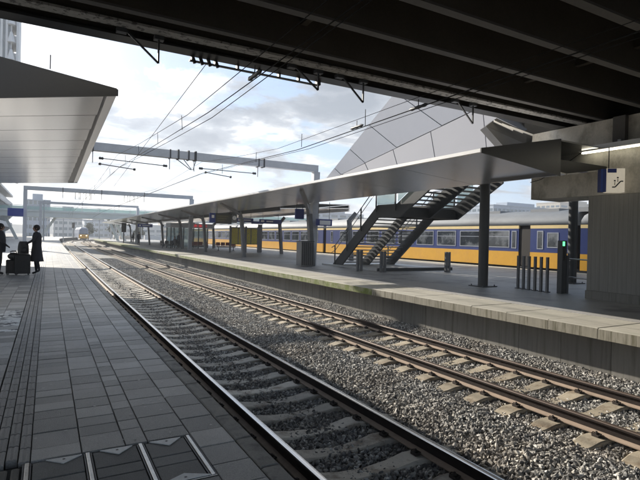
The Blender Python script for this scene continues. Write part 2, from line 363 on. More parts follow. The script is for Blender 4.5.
# tactile guidance strip: four rows of ribbed tiles
def rib_tile(b, cx_, cy_, w_=.07, l_=.235, z=0):
    b.slab(cx_-w_/2+.003, cx_+w_/2-.003, cy_-l_/2+.004, cy_+l_/2-.004, z-.05, z+.001, .003)
    for q in (-.016, .016): b.slab(cx_+q-.009, cx_+q+.009, cy_-l_/2+.006, cy_+l_/2-.006, z+.0005, z+.005, .003)
me = rib_tile(bx := MB(), 0, 0) or bx.mesh('tactile_tile'); me.materials.append(tactm)
rest = MB(); t = 3.69+.12; k = 0
while t < 60:
    for j in range(4):
        xx = -.105-.072*j; tt = t+(.06 if j % 2 else 0)
        if k < 290: link('tactile_tile', me, platL, (xx+off(tt), tt, PZ)); k += 1
        else: rib_tile(rest, xx+off(tt), tt, z=PZ)
    t += .24
stuff(rest.build('tactile_tiles', tactm, platL))
# edge stones
me = MB().slab(-.062, .072, -.246, .246, -.12, 0, .012).mesh('edge_stone'); me.materials.append(edgem)
t = 1.2; rest = MB(); k = 0
while t < 180:
    if t < 75: link('edge_stone', me, platL, (1.305+off(t), t, PZ+.002))
    else: rest.slab(1.243+off(t), 1.377+off(t), t-.246, t+.246, PZ-.12, PZ+.002)
    t += .5
stuff(rest.build('edge_stones', edgem, platL))
b = MB().along([(1.25, PZ-.125), (1.33, PZ-.125), (1.33, -.4), (1.25, -.4)], lw); 
b = MB(); rg = random.Random(21)
for k in range(95):
    x, t = rg.uniform(-.05, 1.22), 3.75+rg.random()**1.5*12; q = rg.uniform(.006, .015); n_ = 8
    b.add([(x+q*math.cos(2*math.pi*i/n_)*rg.uniform(.7, 1.3), t+q*math.sin(2*math.pi*i/n_)*rg.uniform(.7, 1.3), PZ+.0042) for i in range(n_)], [tuple(range(n_))])
stuff(b.build('gum_spots', mat('gum', (.62, .61, .58), .7), platL))
# steel framed access covers with paving infill
cov = thing('access_cover', 'row of steel framed access covers with paving infill set in the platform floor', 'access cover', (0, 0, PZ))
covin = mat('cover_infill', (.26, .255, .245), .7, var=.25, scale=5, fvar=1.0, fine=170, bump=.25, rand=.4)
stl = mat('cover_steel', (.42, .41, .39), .35, .8, var=.3, scale=20, fine=80)
MB().box(-.6, .965, COVER0, COVER1, -.045, -.02).build('tray', mat('tray_dark', (.02, .02, .02), .9), cov)
for xb in (-.085, .27, .61, .945):
    MB().slab(xb-.012, xb+.012, COVER0, COVER1, -.03, .004, .003).build('frame_bar', stl, cov)
    for sx in (-1, 1): MB().slab(xb+sx*.020-.005, xb+sx*.020+.005, COVER0, COVER1, -.03, -.002, .002).build('frame_bar', steeld, cov)
MB().slab(-.6, .965, COVER0-.012, COVER0-.002, -.03, .002, .002).build('frame_bar', stl, cov)
for x0, x1 in ((-.055, .24), (.30, .58), (.64, .915)):
    for t0, t1 in ((3.405, 3.66), (3.265, 3.40), (3.0, 3.26)): MB().slab(x0+.002, x1-.002, t0+.003, t1-.003, -.03, -.003+rs.uniform(-.002, .002), .003).build('infill_slab', covin, cov)
rb = mat('ribbed_infill', (.15, .14, .12), .7, var=.3, scale=9, fine=60)
for j in range(6): MB().slab(-.50+.066*j, -.455+.066*j, 3.0, 3.63, -.03, .0, .01).build('rib', rb, cov)
triw = mat('white_triangle', (.85, .85, .83), .5, var=.15, scale=20, fine=60)
for a_, b_, c_ in (((.02, 3.662), (.235, 3.655), (.12, 3.565)), ((.345, 3.662), (.555, 3.655), (.455, 3.555)), ((.67, 3.662), (.89, 3.655), (.79, 3.55)), ((.62, 3.005), (.93, 3.0), (.78, 3.085))):
    tri = MB().prism([(a_[0], a_[1], .0), (b_[0], b_[1], .0), (c_[0], c_[1], .0)], (0, 0, .006)).build('corner_plate', triw, cov)
    mxx, myy = (a_[0]+b_[0]+c_[0])/3, (a_[1]+b_[1]+c_[1])/3
    MB().tube([(mxx, myy, .006), (mxx, myy, .0075)], .009, 10).build('lifting_hole', black, tri)

# ------------------------------------------------------------------ right platform
rt = frange(-10, 140, 2.0)
b = MB(); b.along([(9.12, PZ-.21), (10.06, PZ-.21), (10.06, PZ-.012), (24.15, PZ-.012), (24.15, -.8), (9.12, -.8)], rt)
platR = struct(b.build('platform', darkfloor))
stuff(MB().along([(23.0, PZ-.01), (24.15, PZ-.01), (24.15, PZ+.003), (23.0, PZ+.003)], rt).build('far_edge_strip', palem, platR))
me1 = MB().slab(-.695, .70, -.496, .496, -.2, 0, .012).mesh('edge_slab'); me1.materials.append(palem)
meF = MB().box(-.012, .0, -.494, .494, -.195, -.014).mesh('edge_slab_face'); meF.materials.append(lipm)
meG = meF.copy(); meG.materials.clear(); meG.materials.append(algm)
wp = []
for k in range(3): 
    mw = MB().box(-.04, .04, -.495, .495, -1.0, 0).mesh('wall_panel'); mw.materials.append(wallm); wp.append(mw)
restE, restW = MB(), MB()
t = -3.77
while t < 139:
    c = t+.5; oo = off(c)
    if c < 66:
        e_ = link('edge_slab', me1, platR, (9.355+oo, c, PZ+rs.uniform(-.003, .003))); e_.rotation_euler.z = -.00014*c
        link('slab_face', meG if (c > 12.5 and rs.random() < .93) else meF, e_, (-.696, 0, 0))
        w_ = link('wall_panel', wp[0], platR, (9.04+oo+rs.uniform(-.004, .006), c-.05, .55)); w_.rotation_euler.z = -.00014*c
    else:
        restE.slab(8.66+oo, 10.05+oo, t+.004, t+.996, PZ-.2, PZ); restW.box(9.0+oo, 9.08+oo, t+.005, t+.995, -.5, .55)
    t += 1.0
stuff(restE.build('edge_slabs', algm, platR)); stuff(restW.build('wall_panels', wallm, platR))
# dark guidance line behind the pale strip
stuff(MB().along([(10.12, PZ-.013), (10.5, PZ-.013), (10.5, PZ-.002), (10.12, PZ-.002)], rt).build('guidance_strip', tactm, platR))

# ------------------------------------------------------------------ tracks
def rail(parent, sx, tops):
    ts = frange(-4, 60, 1.5)+frange(62, 185, 3)
    def P(pr): return [(sx+x, z) for x, z in pr]
    r = MB().along(P([(-.036, -.012), (-.036, -.035), (-.009, -.05), (-.009, -.135), (.009, -.135), (.009, -.05), (.036, -.035), (.036, -.012)]), ts).build('rail', railrust, parent)
    MB().along(P([(-.036, -.012), (-.030, -.002), (-.012, 0), (.012, 0), (.030, -.002), (.036, -.012)]), ts).build('running_surface', tops, r)
    MB().along(P([(-.009, -.137), (-.075, -.158), (-.075, -.170), (.075, -.170), (.075, -.158), (.009, -.137)]), ts).build('rail_foot', railfoot, r)
def sleeper_mesh(m_, name='sleeper'):
    prof = [(-1.26, -.235, .11), (-1.15, -.215, .13), (-.98, -.180, .14), (-.55, -.180, .14), (-.32, -.215, .125), (0, -.228, .11), (.32, -.215, .125), (.55, -.180, .14), (.98, -.180, .14), (1.15, -.215, .13), (1.26, -.235, .11)]
    rings = [[(x, -wd-.02, -.34), (x, -wd, z-.012), (x, -wd+.02, z), (x, wd-.02, z), (x, wd, z-.012), (x, wd+.02, -.34)] for x, z, wd in prof]
    me = MB().loft(rings, True, False).mesh(name); me.materials.append(m_); return me
clip = MB()
clip.box(-.03, .035, -.045, .045, -.178, -.150); clip.tube([(0, 0, -.155), (0, 0, -.112)], .013, 6); clip.tube([(0, 0, -.14), (0, 0, -.128)], .024, 6)
clip.tube([(.02, -.05, -.15), (-.01, -.055, -.14), (-.045, -.04, -.148), (-.02, -.012, -.135), (-.02, .012, -.135), (-.045, .04, -.148), (-.01, .055, -.14), (.02, .05, -.15)], .007, 5)
clipme = clip.mesh('rail_clip'); clipme.materials.append(clipm)
def track(cx_, label, sm, tops, name='railway_track', t1=61):
    tr = thing(name, label, 'railway track', (0, 0, 0))
    rail(tr, cx_-.7525, tops); rail(tr, cx_+.7525, tops)
    me = sleeper_mesh(sm); t = -1.2; rest = MB(); k = 0
    while t < 184:
        if t < t1:
            s_ = link('sleeper', me, tr, (cx_+off(t), t, rs.uniform(-.004, .004))); s_.rotation_euler.z = rs.uniform(-.006, .006)
            if 1.5 < t < 22:
                for q in (-.7525, .7525):
                    for d in (-1, 1):
                        c_ = link('rail_clip', clipme, s_, (q+d*.112, 0, 0)); c_.rotation_euler.z = 0 if d > 0 else math.pi
        else: rest.box(cx_-1.25+off(t), cx_+1.25+off(t), t-.13, t+.13, -.33, -.185)
        t += .61
    stuff(rest.build('sleepers', sm, tr))
track(3.05, 'shiny railway track right beside the near platform, with grey sleepers', slpm2, railtop)
track(6.98, 'rusty railway track along the wall of the opposite platform, with tan sleepers', slpm, railtopd)
tr3 = thing('railway_track', 'track on the far side of the opposite platform that carries the yellow train', 'railway track')
for q in (25.1, 26.6): MB().box(q-.035, q+.035, -20, 130, -.17, -.0).build('rail', railrust, tr3)
stuff(MB().box(24.6, 27.1, -20, 130, -.3, -.2).build('sleepers', slpm, tr3))
for q in range(3):
    tq = thing('railway_track', ['distant track curving away at the left', 'distant track in the middle of the far yard', 'distant track curving in front of the far building'][q], 'railway track')
    pts = [(5+4*q+0.0006*q*(t-120)**2+off(t)*.2, t, -.2) for t in frange(125, 330, 8)]
    for d in (-.75, .75): MB().tube([(p[0]+d, p[1], p[2]) for p in pts], .06, 4).build('rail', railtopd, tq)

# ------------------------------------------------------------------ road bridge overhead
br = thing('bridge', 'dark wide concrete and steel bridge deck crossing above both platforms', 'bridge', (0, 0, 0))
BZ = 5.65
def girder(t, fw_, m_, h=.95, x0=-26, x1=46):
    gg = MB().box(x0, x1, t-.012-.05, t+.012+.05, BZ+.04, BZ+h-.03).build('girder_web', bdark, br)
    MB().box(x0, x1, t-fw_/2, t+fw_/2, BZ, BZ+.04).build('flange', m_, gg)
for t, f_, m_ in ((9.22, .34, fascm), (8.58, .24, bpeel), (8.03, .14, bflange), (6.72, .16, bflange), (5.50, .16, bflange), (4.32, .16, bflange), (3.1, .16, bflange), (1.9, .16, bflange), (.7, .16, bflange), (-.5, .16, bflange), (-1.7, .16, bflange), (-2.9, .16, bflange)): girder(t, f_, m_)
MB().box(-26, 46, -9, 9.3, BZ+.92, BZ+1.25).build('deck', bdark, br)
MB().box(-26, 46, 9.24, 9.43, BZ+.045, BZ+1.7).build('parapet', bconc, br)
for xs in frange(-20, 40, 6.0): MB().box(xs-.06, xs+.06, -3, 9.1, BZ+.45, BZ+.85).build('cross_beam', bdark, br)
MB().tube([(-20, 7.4, BZ+.62), (44, 7.4, BZ+.62)], .11, 10).build('service_pipe', bdark, br)
# pier beam beside the opposite platform, with bearing blocks
pb_ = MB(); pb_.box(13.2, 14.6, -8, 10.2, 3.60, BZ-.012); pier = pb_.build('pier_beam', bconc, br)
MB().box(13.05, 13.2, 7.3, 7.62, 4.9, BZ-.02).build('bracket_plate', bflange, br)
MB().box(-12, -10.5, -8, 9.2, -.5, BZ-.02).build('pier_wall', bconc, br)
# wall under the pier beam
cw = thing('concrete_wall', 'tall dark board marked concrete wall under the bridge pier on the opposite platform', 'wall')
x = 8.33; 
k = 0
while x > 6.95:
    MB().box(13.2+(.0015 if k % 2 else 0), 13.9, x-.119, x-.0015, PZ+.22, 3.595).build('board_panel', boardc, cw); x -= .12; k += 1
MB().box(13.17, 13.95, 6.9, 8.35, PZ-.012, PZ+.215).build('plinth', wallm, cw)
MB().box(13.26, 13.9, 6.90, 8.33, PZ+.22, 3.59).build('core', mat('core_dark', (.05, .05, .045), .9), cw)
MB().box(13.55, 13.9, -6, 6.85, PZ-.012, 3.59).build('recessed_wall', boardc, cw)
MB().box(13.5, 13.549, 6.0, 6.7, PZ, 2.9).build('door', steeld, cw)
# lamp on the pier beam
lp = thing('strip_lamp', 'lit fluorescent strip lamp fixed along the side of the concrete pier beam', 'lamp', (13.0, 0, 0))
MB().box(-.12, .12, 2.0, 8.45, 4.80, 4.93).build('housing', white, lp)
MB().box(-.03, .04, 2.1, 8.42, 4.755, 4.797).build('tube', mat('lamp_tube', (.9, .88, .7), .4, emit=(1, .95, .78), estr=1.3), lp)
for t in (3, 5.2, 7.4): MB().box(-.03, .19, t-.04, t+.04, 4.94, 5.0).build('bracket', steel, lp)
# escalator sign
es = thing('escalator_sign', 'illuminated white and blue escalator sign box below the strip lamp', 'sign', (12.6, 7.5, 3.9), R(-38))
MB().box(-.14, -.004, -.04, .16, -.29, .30).build('box', signb, es)
MB().box(-.14, -.09, -.05, -.041, -.29, .30).build('lit_panel', mat('sign_blue_lit', (.02, .06, .32), .4), es)
cream = mat('sign_cream', (.62, .56, .46), .5, emit=(.9, .8, .62), estr=.12)
fc = MB().box(.0, .42, -.079, .16, -.30, .31).build('sign_face', cream, es)
MB().box(.005, .22, -.083, -.080, .20, .305).build('header', signb, fc)
ic = MB()
ic.bar((.12, -.084, -.17), (.19, -.084, -.17), .006, .03); ic.bar((.19, -.084, -.17), (.32, -.084, -.02), .006, .03); ic.bar((.32, -.084, -.02), (.38, -.084, -.02), .006, .03)
for px_, pz_ in ((.18, -.06), (.25, .02)): ic.bar((px_, -.084, pz_-.06), (px_, -.084, pz_+.02), .006, .04); ic.box(px_-.02, px_+.02, -.087, -.081, pz_+.035, pz_+.07)
ic.build('pictogram', black, fc)
MB().tube([(.1, .1, .31), (.1, .1, .88)], .012, 6).build('hanger', steeld, es)
MB().tube([(12.95, 8.4, 4.8), (12.9, 9.0, 4.45), (12.85, 9.6, 4.15), (12.9, 10.0, 4.1)], .012, 5).build('cable', black, lp).location.x = -13.0
# brackets hanging from the bridge edge
def vbr(x, z0, d=1):
    v = thing('hanging_bracket', None, 'bracket', (x, 8.75, BZ))
    MB().bar((0, 0, 0), (.0, 0, -z0), .03, .03).build('strut', steeld, v); MB().bar((-.55*d, 0, -.0), (0, 0, -z0), .03, .03).build('strut', steeld, v)
    MB().box(-.6*d-.08, -.6*d+.08, -.06, .06, -.07, 0).build('clamp', steeld, v); MB().box(-.08, .08, -.06, .06, -.07, 0).build('clamp', steeld, v)
    return v
for x_, z_, lb in ((1.62, .46, 'V shaped steel bracket under the bridge above the near platform edge'), (4.75, .40, 'small steel bracket under the bridge between the two tracks'), (5.85, .48, 'V shaped steel bracket under the bridge above the rusty track'), (9.1, .50, 'V shaped steel bracket under the bridge close to the opposite platform edge')): tag(vbr(x_, z_), lb, 'bracket')
# drain pipe run and lamps along the edge
ep = thing('edge_cable_tray', 'thin cable tray with clamps under the outer edge of the bridge', 'cable tray', (0, 9.35, BZ-.03))
MB().box(2.3, 5.1, -.03, .05, -.07, -.05).build('tray', steeld, ep)
for q in frange(2.35, 5.1, .45): MB().box(q-.02, q+.02, -.04, .06, -.06, .03).build('clamp', steeld, ep)
for q in (2.35, 2.5, 2.65, 2.8): MB().tube([(q, 0, .03), (q+.05, 0, -.10)], .035, 6).build('insulator', steeld, ep)

# ------------------------------------------------------------------ left canopy
cl = thing('platform_canopy', 'low metallic wedge shaped canopy roof above the near platform at the left', 'canopy')
# soffit outline: near edge line and far edge line (x -> y)
def yn(x): return 10.39 + (1.15-x)*.745
def yf(x): return 29.7 + (1.42-x)*.87
def exl(t): return 1.15 + (t-10.39)*.014
ZS = 4.95
nst = 11; xa, xb = -7.0, None
for k in range(nst):
    def P(x, f): return (x, yn(x)+(yf(x)-yn(x))*f, ZS)
    f0, f1 = k/nst+.0009, (k+1)/nst-.0009
    MB().prism([P(-7, f0), P(.93, f0), P(.95+.0*k, f1), P(-7, f1)], (0, 0, .03)).build('soffit_panel', alum, cl)
MB().prism([(.985, yn(.985)+.02, ZS), (1.15, yn(1.15), ZS+.02), (1.40, 29.2, ZS+.02), (1.22, 29.7, ZS)], (0, 0, .07)).build('edge_gutter', alumd, cl)
MB().prism([(-7, yn(-7), ZS+.032), (1.14, yn(1.14)+.01, ZS+.032), (1.40, 29.6, ZS+.032), (-7, yf(-7), ZS+.032)], (0, 0, .03)).build('soffit_backing', black, cl)
# fascia at the near end: rises to the left
def zt(x): return ZS+.12+(1.15-x)*.34
MB().prism([(-7, yn(-7)-.02, ZS-.005), (1.16, yn(1.16)-.02, ZS), (1.16, yn(1.16)-.02, ZS+.13), (-7, yn(-7)-.02, zt(-7))], (0.02, .03, 0)).build('end_fascia', fascm, cl)
MB().prism([(-7, yf(-7), ZS), (1.4, yf(1.4), ZS), (1.4, yf(1.4), ZS+.13), (-7, yf(-7), zt(-7))], (0, -.03, 0)).build('end_fascia', fascm, cl)
MB().prism([(-7, yn(-7), zt(-7)), (1.15, yn(1.15), zt(1.15)), (1.42, yf(1.42), zt(1.15)), (-7, yf(-7), zt(-7))], (0, 0, .03)).build('roof_sheet', fascm, cl)
MB().tube([(0.0, 11.2, 5.5), (0.0, 11.2, 5.78)], .012, 6).build('roof_pin', steeld, cl)
MB().prism([(-4.5, 20.6, PZ), (-4.05, 20.6, PZ), (-3.35, 20.6, ZS-.02), (-4.6, 20.6, ZS-.02)], (0, .5, 0)).build('pylon', anth, cl)
sg = tag(MB().box(-.62, .55, -.03, .03, -.34, .34).build('platform_sign', signb, None, (-2.35, 49.6, 3.9)), 'small plain blue sign fixed to the left post of the second portal', 'sign')

# ------------------------------------------------------------------ right canopy
cr = thing('platform_canopy', 'long grey metal canopy with folded soffit over the opposite platform', 'canopy')
prof = [(8.45, 4.25), (11.5, 4.0), (13.3, 4.28)]
ts = [7.84]
while ts[-1] < 100: ts.append(ts[-1]+3.05)
for i in range(len(ts)-1):
    t0, t1 = ts[i]+.012, ts[i+1]-.012; a0, a1 = off(t0), off(t1)
    for (xa_, za), (xb_, zb), mm in ((prof[0], prof[1], alumd), (prof[1], prof[2], alumd)):
        g2 = .01
        MB().prism([(xa_+g2+a0, t0, za), (xb_-g2+a0, t0, zb), (xb_-g2+a1, t1, zb), (xa_+g2+a1, t1, za)], (0, 0, .03)).build('soffit_panel', mm, cr)
MB().along([(8.44, 4.285), (11.5, 4.035), (13.3, 4.315), (13.3, 4.36), (11.5, 4.36), (8.44, 4.30)], ts).build('soffit_backing', black, cr)
MB().along([(8.40, 4.25), (8.445, 4.235), (8.445, 4.31), (8.40, 4.33)], ts).build('white_edge', edgewh, cr)
MB().along([(8.44, 4.32), (11.2, 4.86), (13.4, 4.86), (13.4, 4.32), (13.36, 4.32), (13.36, 4.82), (11.2, 4.82), (8.44, 4.305)], ts).build('roof_sheet', alumd, cr)
MB().prism([(8.40, 7.80, 4.235), (10.12, 7.80, 4.06), (11.18, 7.80, 3.94), (11.18, 7.80, 4.87), (8.40, 7.80, 4.34)], (0, .035, 0)).build('end_fascia', fascr, cr)
MB().box(11.15, 11.18, 7.84, 10.0, 3.96, 4.86).build('side_fascia', fascr, cr)
# far wing, over the other half of the platform
tw = frange(31, 100, 3.0)
for i in range(len(tw)-1):
    t0, t1 = tw[i]+.012, tw[i+1]-.012
    MB().prism([(14.0+off(t0), t0, 4.22), (19.6+off(t0), t0, 4.5), (19.6+off(t1), t1, 4.5), (14.0+off(t1), t1, 4.22)], (0, 0, .05)).build('soffit_panel', alumd, cr)
MB().along([(13.95, 4.1), (14.0, 4.1), (14.0, 4.6), (13.95, 4.6)], tw).build('inner_fascia', fascm, cr)
MB().along([(19.6, 4.3), (19.7, 4.3), (19.7, 4.75), (19.6, 4.75)], tw).build('outer_fascia', alumd, cr)
MB().along([(13.3, 4.62), (19.65, 4.78), (19.65, 4.82), (13.3, 4.66)], tw).build('roof_sheet', alumd, cr)
# posts
def rpost(x, t, far=False):
    p_ = MB(); p_.loft([[(x+dx+o_, t+dy, z) for dx, dy in ((-.11, -.14), (.11, -.14), (.11, .14), (-.11, .14))] for z, o_ in ((PZ-.01, 0), (3.55, -.25))], True, False)
    p_.build('post', postg, cr)
    MB().bar((x-.25, t, 3.5), (x-.55 if not far else x+.1, t-.3, 4.05), .17, .24).build('post_head', postg, cr)
    if not far: MB().bar((x-.4, t-.1, 3.82), (x-3.6, t-5.6, 4.2), .12, .16).build('strut', postg, cr)
for t, x_ in ((23.3, 12.5), (33.9, 12.5), (44.3, 12.6), (54.0, 12.7), (64.5, 12.75), (75, 12.8), (86, 12.9), (96, 13.0)): rpost(x_+off(t), t)
for t in (28.6, 40.3, 50.5, 61, 72, 84, 95): rpost(18.4+off(t), t, True)
def rcol(x, t, top):
    c_ = MB().tube([(x, t, PZ+.02), (x, t, top)], .165, 20).build('column', anth, cr)
    MB().box(x-.33, x+.33, t-.33, t+.33, PZ-.011, PZ+.02).build('base_plate', anth, c_)
    for dx in (-.26, .26):
        for dy in (-.26, .26): MB().tube([(x+dx, t+dy, PZ+.02), (x+dx, t+dy, PZ+.06)], .02, 6).build('anchor_bolt', anth, c_)
rcol(12.97, 11.84, 4.3); rcol(17.6, 11.7, 5.4)

# ------------------------------------------------------------------ angular clad building above the stairs
ab = thing('angular_building', 'faceted pale metal clad building rising behind the canopy above the stairs', 'building')
A_ = Vector((14.0, 25.1, 5.42)); B_ = Vector((13.5, 15.95, 9.8)); C_ = Vector((14.2, 12.1, 7.5)); D_ = Vector((13.55, 10.1, 5.0))
A2 = Vector((13.8, 23.6, 5.0))
def facade(P0, P1, Q0, Q1, m_, ds, cuts, thick):
    # quad strip between edge P0->P1 and Q0->Q1, cut at fractions (p, q)
    nrm = (P1-P0).cross(Q0-P0 if (Q0-P0).length > .1 else Q1-P0).normalized()
    if nrm.x > 0: nrm = -nrm
    for (p0, q0), (p1, q1) in zip(cuts[:-1], cuts[1:]):
        a, b_, c, d = P0.lerp(P1, p0), P0.lerp(P1, p1), Q0.lerp(Q1, q1), Q0.lerp(Q1, q0)
        ce = (a+b_+c+d)/4
        def sh(v): return v + (ce-v).normalized()*.028
        MB().prism([sh(a), sh(b_), sh(c), sh(d)], -nrm*.06).build('cladding_panel', m_, ab)
    MB().prism([P0-nrm*.05, P1-nrm*.05, Q1-nrm*.05, Q0-nrm*.05], -nrm*.35).build('cladding_backing', seam, ab)
Bx = A_.lerp(B_, 1.15); Cx = A_.lerp(C_, 1.02)
fr = [0, .16, .33, .52, .74, 1.0]
facade(A_, Bx, A_, Cx, panelshade, 1, [(f*.94, f) if 0 < f < 1 else (f, f) for f in fr], .06)
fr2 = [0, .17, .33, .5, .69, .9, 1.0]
facade(A_+Vector((0, 0, 0)), Cx, A2, D_, panelsun, 1, [(f, f*.93 if f < 1 else 1) for f in fr2], .06)
# dark wedge at its near end, tucked under the bridge
MB().prism([(11.25, 10.3, 5.66), (11.75, 10.35, 5.98), (13.3, 10.5, 5.78), (13.3, 10.5, 5.38), (12.0, 10.3, 5.17)], (.3, .5, .02)).build('end_fascia', fascm, ab)
MB().prism([(11.75, 10.36, 6.0), (13.2, 10.5, 5.8), (14.5, 11.0, 6.3), (12.6, 11.0, 6.5)], (0, .02, .05)).build('end_roof', fascm, ab)
MB().box(13.32, 16.5, 10.6, 10.9, 5.2, 7.0).build('end_fascia', fascm, ab)  # added dark filler that shuts off bright sky beside the pier beam
for q in range(3): MB().bar((11.6+.35*q, 10.32, 5.86-.04*q), (12.3+.45*q, 10.2, 5.66-.02*q), .03, .05).build('rib', edgewh, ab)

# ------------------------------------------------------------------ staircase
st = thing('staircase', 'dark steel staircase of two flights climbing from the opposite platform into the angular building', 'staircase')
# path in (t, z): foot, landing start, landing end, top
LZ, FT, UP = 3.80, 23.3, .575      # landing height, foot, slope of the upper flight
def strg(x, w_=.09):
    return MB().prism([(x, 23.7, PZ), (x, 22.75, PZ), (x, 19.45, LZ-.50), (x, 17.7, LZ-.50), (x, 15.0, LZ-.50+2.7*UP), (x, 15.0, LZ+.12+2.95*UP), (x, 17.95, LZ+.12), (x, 19.45, LZ+.12)], (w_, 0, 0)).build('stringer', anth, st)
SX = (14.0, 15.75, 17.5)
for x_ in SX: strg(x_)
stepm = mat('stair_tread', (.26, .26, .26), .5, .2, var=.2)
def treads(x0, x1):
    for k in range(1, 17):
        t = FT+(19.5-FT)*k/17; z = PZ+.05+(LZ-PZ-.05)*k/17
        MB().box(x0, x1, t-.16, t+.14, z-.05, z).build('tread', stepm, st)
    for k in range(1, 11):
        t = 17.85-.27*k; z = LZ+.27*UP*k
        MB().box(x0, x1, t-.16, t+.13, z-.05, z).build('tread', stepm, st)
treads(14.09, 15.75); treads(15.84, 17.5)
MB().box(14.095, 17.495, 17.9, 19.5, LZ-.06, LZ-.002).build('landing', anth, st)
for y_ in (19.44, 17.78): MB().box(14.095, 17.495, y_, y_+.08, LZ-.48, LZ-.062).build('landing_beam', anth, st)
gl = glass('stair_glass', (.30, .34, .35), .05, .62)
hr = mat('handrail_steel', (.30, .31, .33), .35, .8)
for x_ in (13.97, 17.62):
    for dz_, rr_ in ((1.0, .025), (.72, .018)):
        MB().tube([(x_-.05, 23.6, PZ+dz_), (x_-.05, FT-.1, PZ+.15+dz_), (x_-.05, 19.5, LZ+dz_), (x_-.05, 17.9, LZ+dz_), (x_-.05, 17.0, LZ+.9*UP+dz_*.8)], rr_, 8).build('handrail', hr, st)
    for t, z in ((23.3, PZ), (22.1, 1.7), (20.8, 2.75), (19.5, LZ-.1), (18.0, LZ-.1)):
        MB().box(x_-.045, x_, t-.035, t+.035, z-.1, z+1.1).build('baluster', anth, st)
    MB().box(x_-.032, x_-.02, 18.05, 19.4, LZ+.12, LZ+.92).build('glass_panel', gl, st)
    MB().prism([(x_-.02, 17.8, LZ+.2), (x_-.02, 16.8, LZ+.2+UP), (x_-.02, 16.8, 5.0), (x_-.02, 17.8, 4.75)], (-.012, 0, 0)).build('glass_panel', gl, st)
# plinth under the foot of the stairs
pl = mat('plinth_concrete', (.55, .55, .54), .6, var=.2, scale=3, fine=40)  # pale tone stands in for sunlight falling on the plinth
MB().box(13.75, 18.4, 19.0, 24.4, PZ-.01, PZ+.07).build('plinth', pl, st)
MB().box(13.7, 18.45, 18.9, 18.995, PZ-.01, PZ+.14).build('plinth_kerb', anth, st)

# ------------------------------------------------------------------ things on the right platform
def bollard_pair(x, t, lb):
    v = thing('bollard', lb, 'bollard', (x, t, PZ-.01), 0, 'twin plate bollards by the stairs')
    for d in (-.1, .1): MB().box(d-.055, d+.055, -.05, .05, 0, .98).build('plate', postg, v)
    MB().box(-.04, .04, -.03, .03, .3, .94).build('core', mat('bollard_steel', (.35, .34, .33), .4, .6), v)
    return v
bollard_pair(12.85, 19.2, 'twin plate steel bollard nearest the foot of the stairs'); bollard_pair(13.62, 18.4, 'twin plate steel bollard under the middle of the staircase'); bollard_pair(17.0, 17.75, 'twin plate steel bollard standing alone left of the round column')
bl = [(13.64, 10.96), (13.6, 10.72), (13.58, 10.50), (13.56, 10.26), (13.53, 10.02), (13.50, 9.78)]
ordn = ['farthest left', 'second from the left', 'third from the left', 'third from the right', 'second from the right', 'farthest right']
for k, (x_, t_) in enumerate(bl):
    v = thing('barrier_post', 'slim grey barrier post, '+ordn[k]+' of six by the check-in column', 'post', (x_, t_, PZ-.01), 0, 'row of slim posts beside the check-in column')
    MB().box(-.035, .035, -.035, .035, 0, 1.08).build('shaft', postg, v); MB().box(-.07, .07, -.07, .07, 0, .02).build('foot_plate', anth, v)
gt = thing('check_in_column', 'dark check-in column with a small green light on top', 'ticket gate', (13.72, 9.45, PZ-.01))
MB().box(-.11, .11, -.08, .08, 0, 1.6).build('body', anth, gt); MB().box(-.10, -.0, -.085, -.081, 1.44, 1.57).build('green_light', mat('green_light', (.05, .6, .15), .4, emit=(.1, .9, .25), estr=1.0), gt)
MB().box(-.11, .0, -.1, -.082, 1.0, 1.3).build('reader', black, gt)
MB().box(.16, .26, -.06, .06, 0, 1.15).build('side_post', postg, gt)
fr_ = thing('railing', 'two bar steel railing between the check-in column and the dark wall', 'railing', (13.4, 9.1, PZ-.01))
for z in (.5, 1.05): MB().tube([(.45, .2, z), (.2, -.75, z)], .022, 8).build('rail_bar', hr, fr_)
MB().box(.17, .23, -.78, -.72, 0, 1.1).build('post', postg, fr_)
cab = thing('metal_cabinet', 'ribbed grey metal cabinet at the foot of the leaning canopy post', 'cabinet', (12.0, 23.1, PZ-.01))
MB().box(-.38, .34, -.3, .3, .04, 1.3).build('body', postg, cab)
for k in range(6): MB().box(-.36+.12*k, -.30+.12*k, -.315, -.301, .08, 1.26).build('rib', steeld, cab)
MB().box(-.40, .36, -.32, .32, 1.301, 1.34).build('lid', steeld, cab)
# departure board
db = thing('departure_board', 'hanging dark departure display with blue end panel and round clock', 'display board', (10.9, 33.6, 3.5))
MB().box(-.62, .55, -.1, .1, -.38, .34).build('screen_case', black, db)
MB().box(-.56, .50, -.104, -.101, -.32, .28).build('screen', mat('screen_dark', (.03, .03, .022), .3), db)
for k in range(3): MB().box(-.5, .3-.12*k, -.107, -.105, .12-.16*k, .16-.16*k).build('text_row', mat('amber_text', (.06, .055, .04), .5, emit=(.6, .5, .15), estr=.03), db)
MB().box(-1.03, -.63, -.1, .1, -.33, .34).build('blue_panel', signb, db)
MB().box(-.90, -.72, -.105, -.101, .0, .2).build('letter_square', white, db)
MB().box(.56, .95, -.08, .08, -.30, .30).build('clock_case', postg, db)
ck = MB().tube([(.76, -.085, .05), (.76, -.095, .05)], .15, 18).build('clock_face', white, db)
MB().bar((.76, -.099, .05), (.76, -.099, .16), .004, .012).build('clock_hand', black, ck); MB().bar((.76, -.099, .05), (.69, -.099, .02), .015, .004).build('clock_hand', black, ck)
for q in (-.5, .45): MB().tube([(q, 0, .34), (q, 0, .62)], .02, 6).build('hanger', steeld, db)
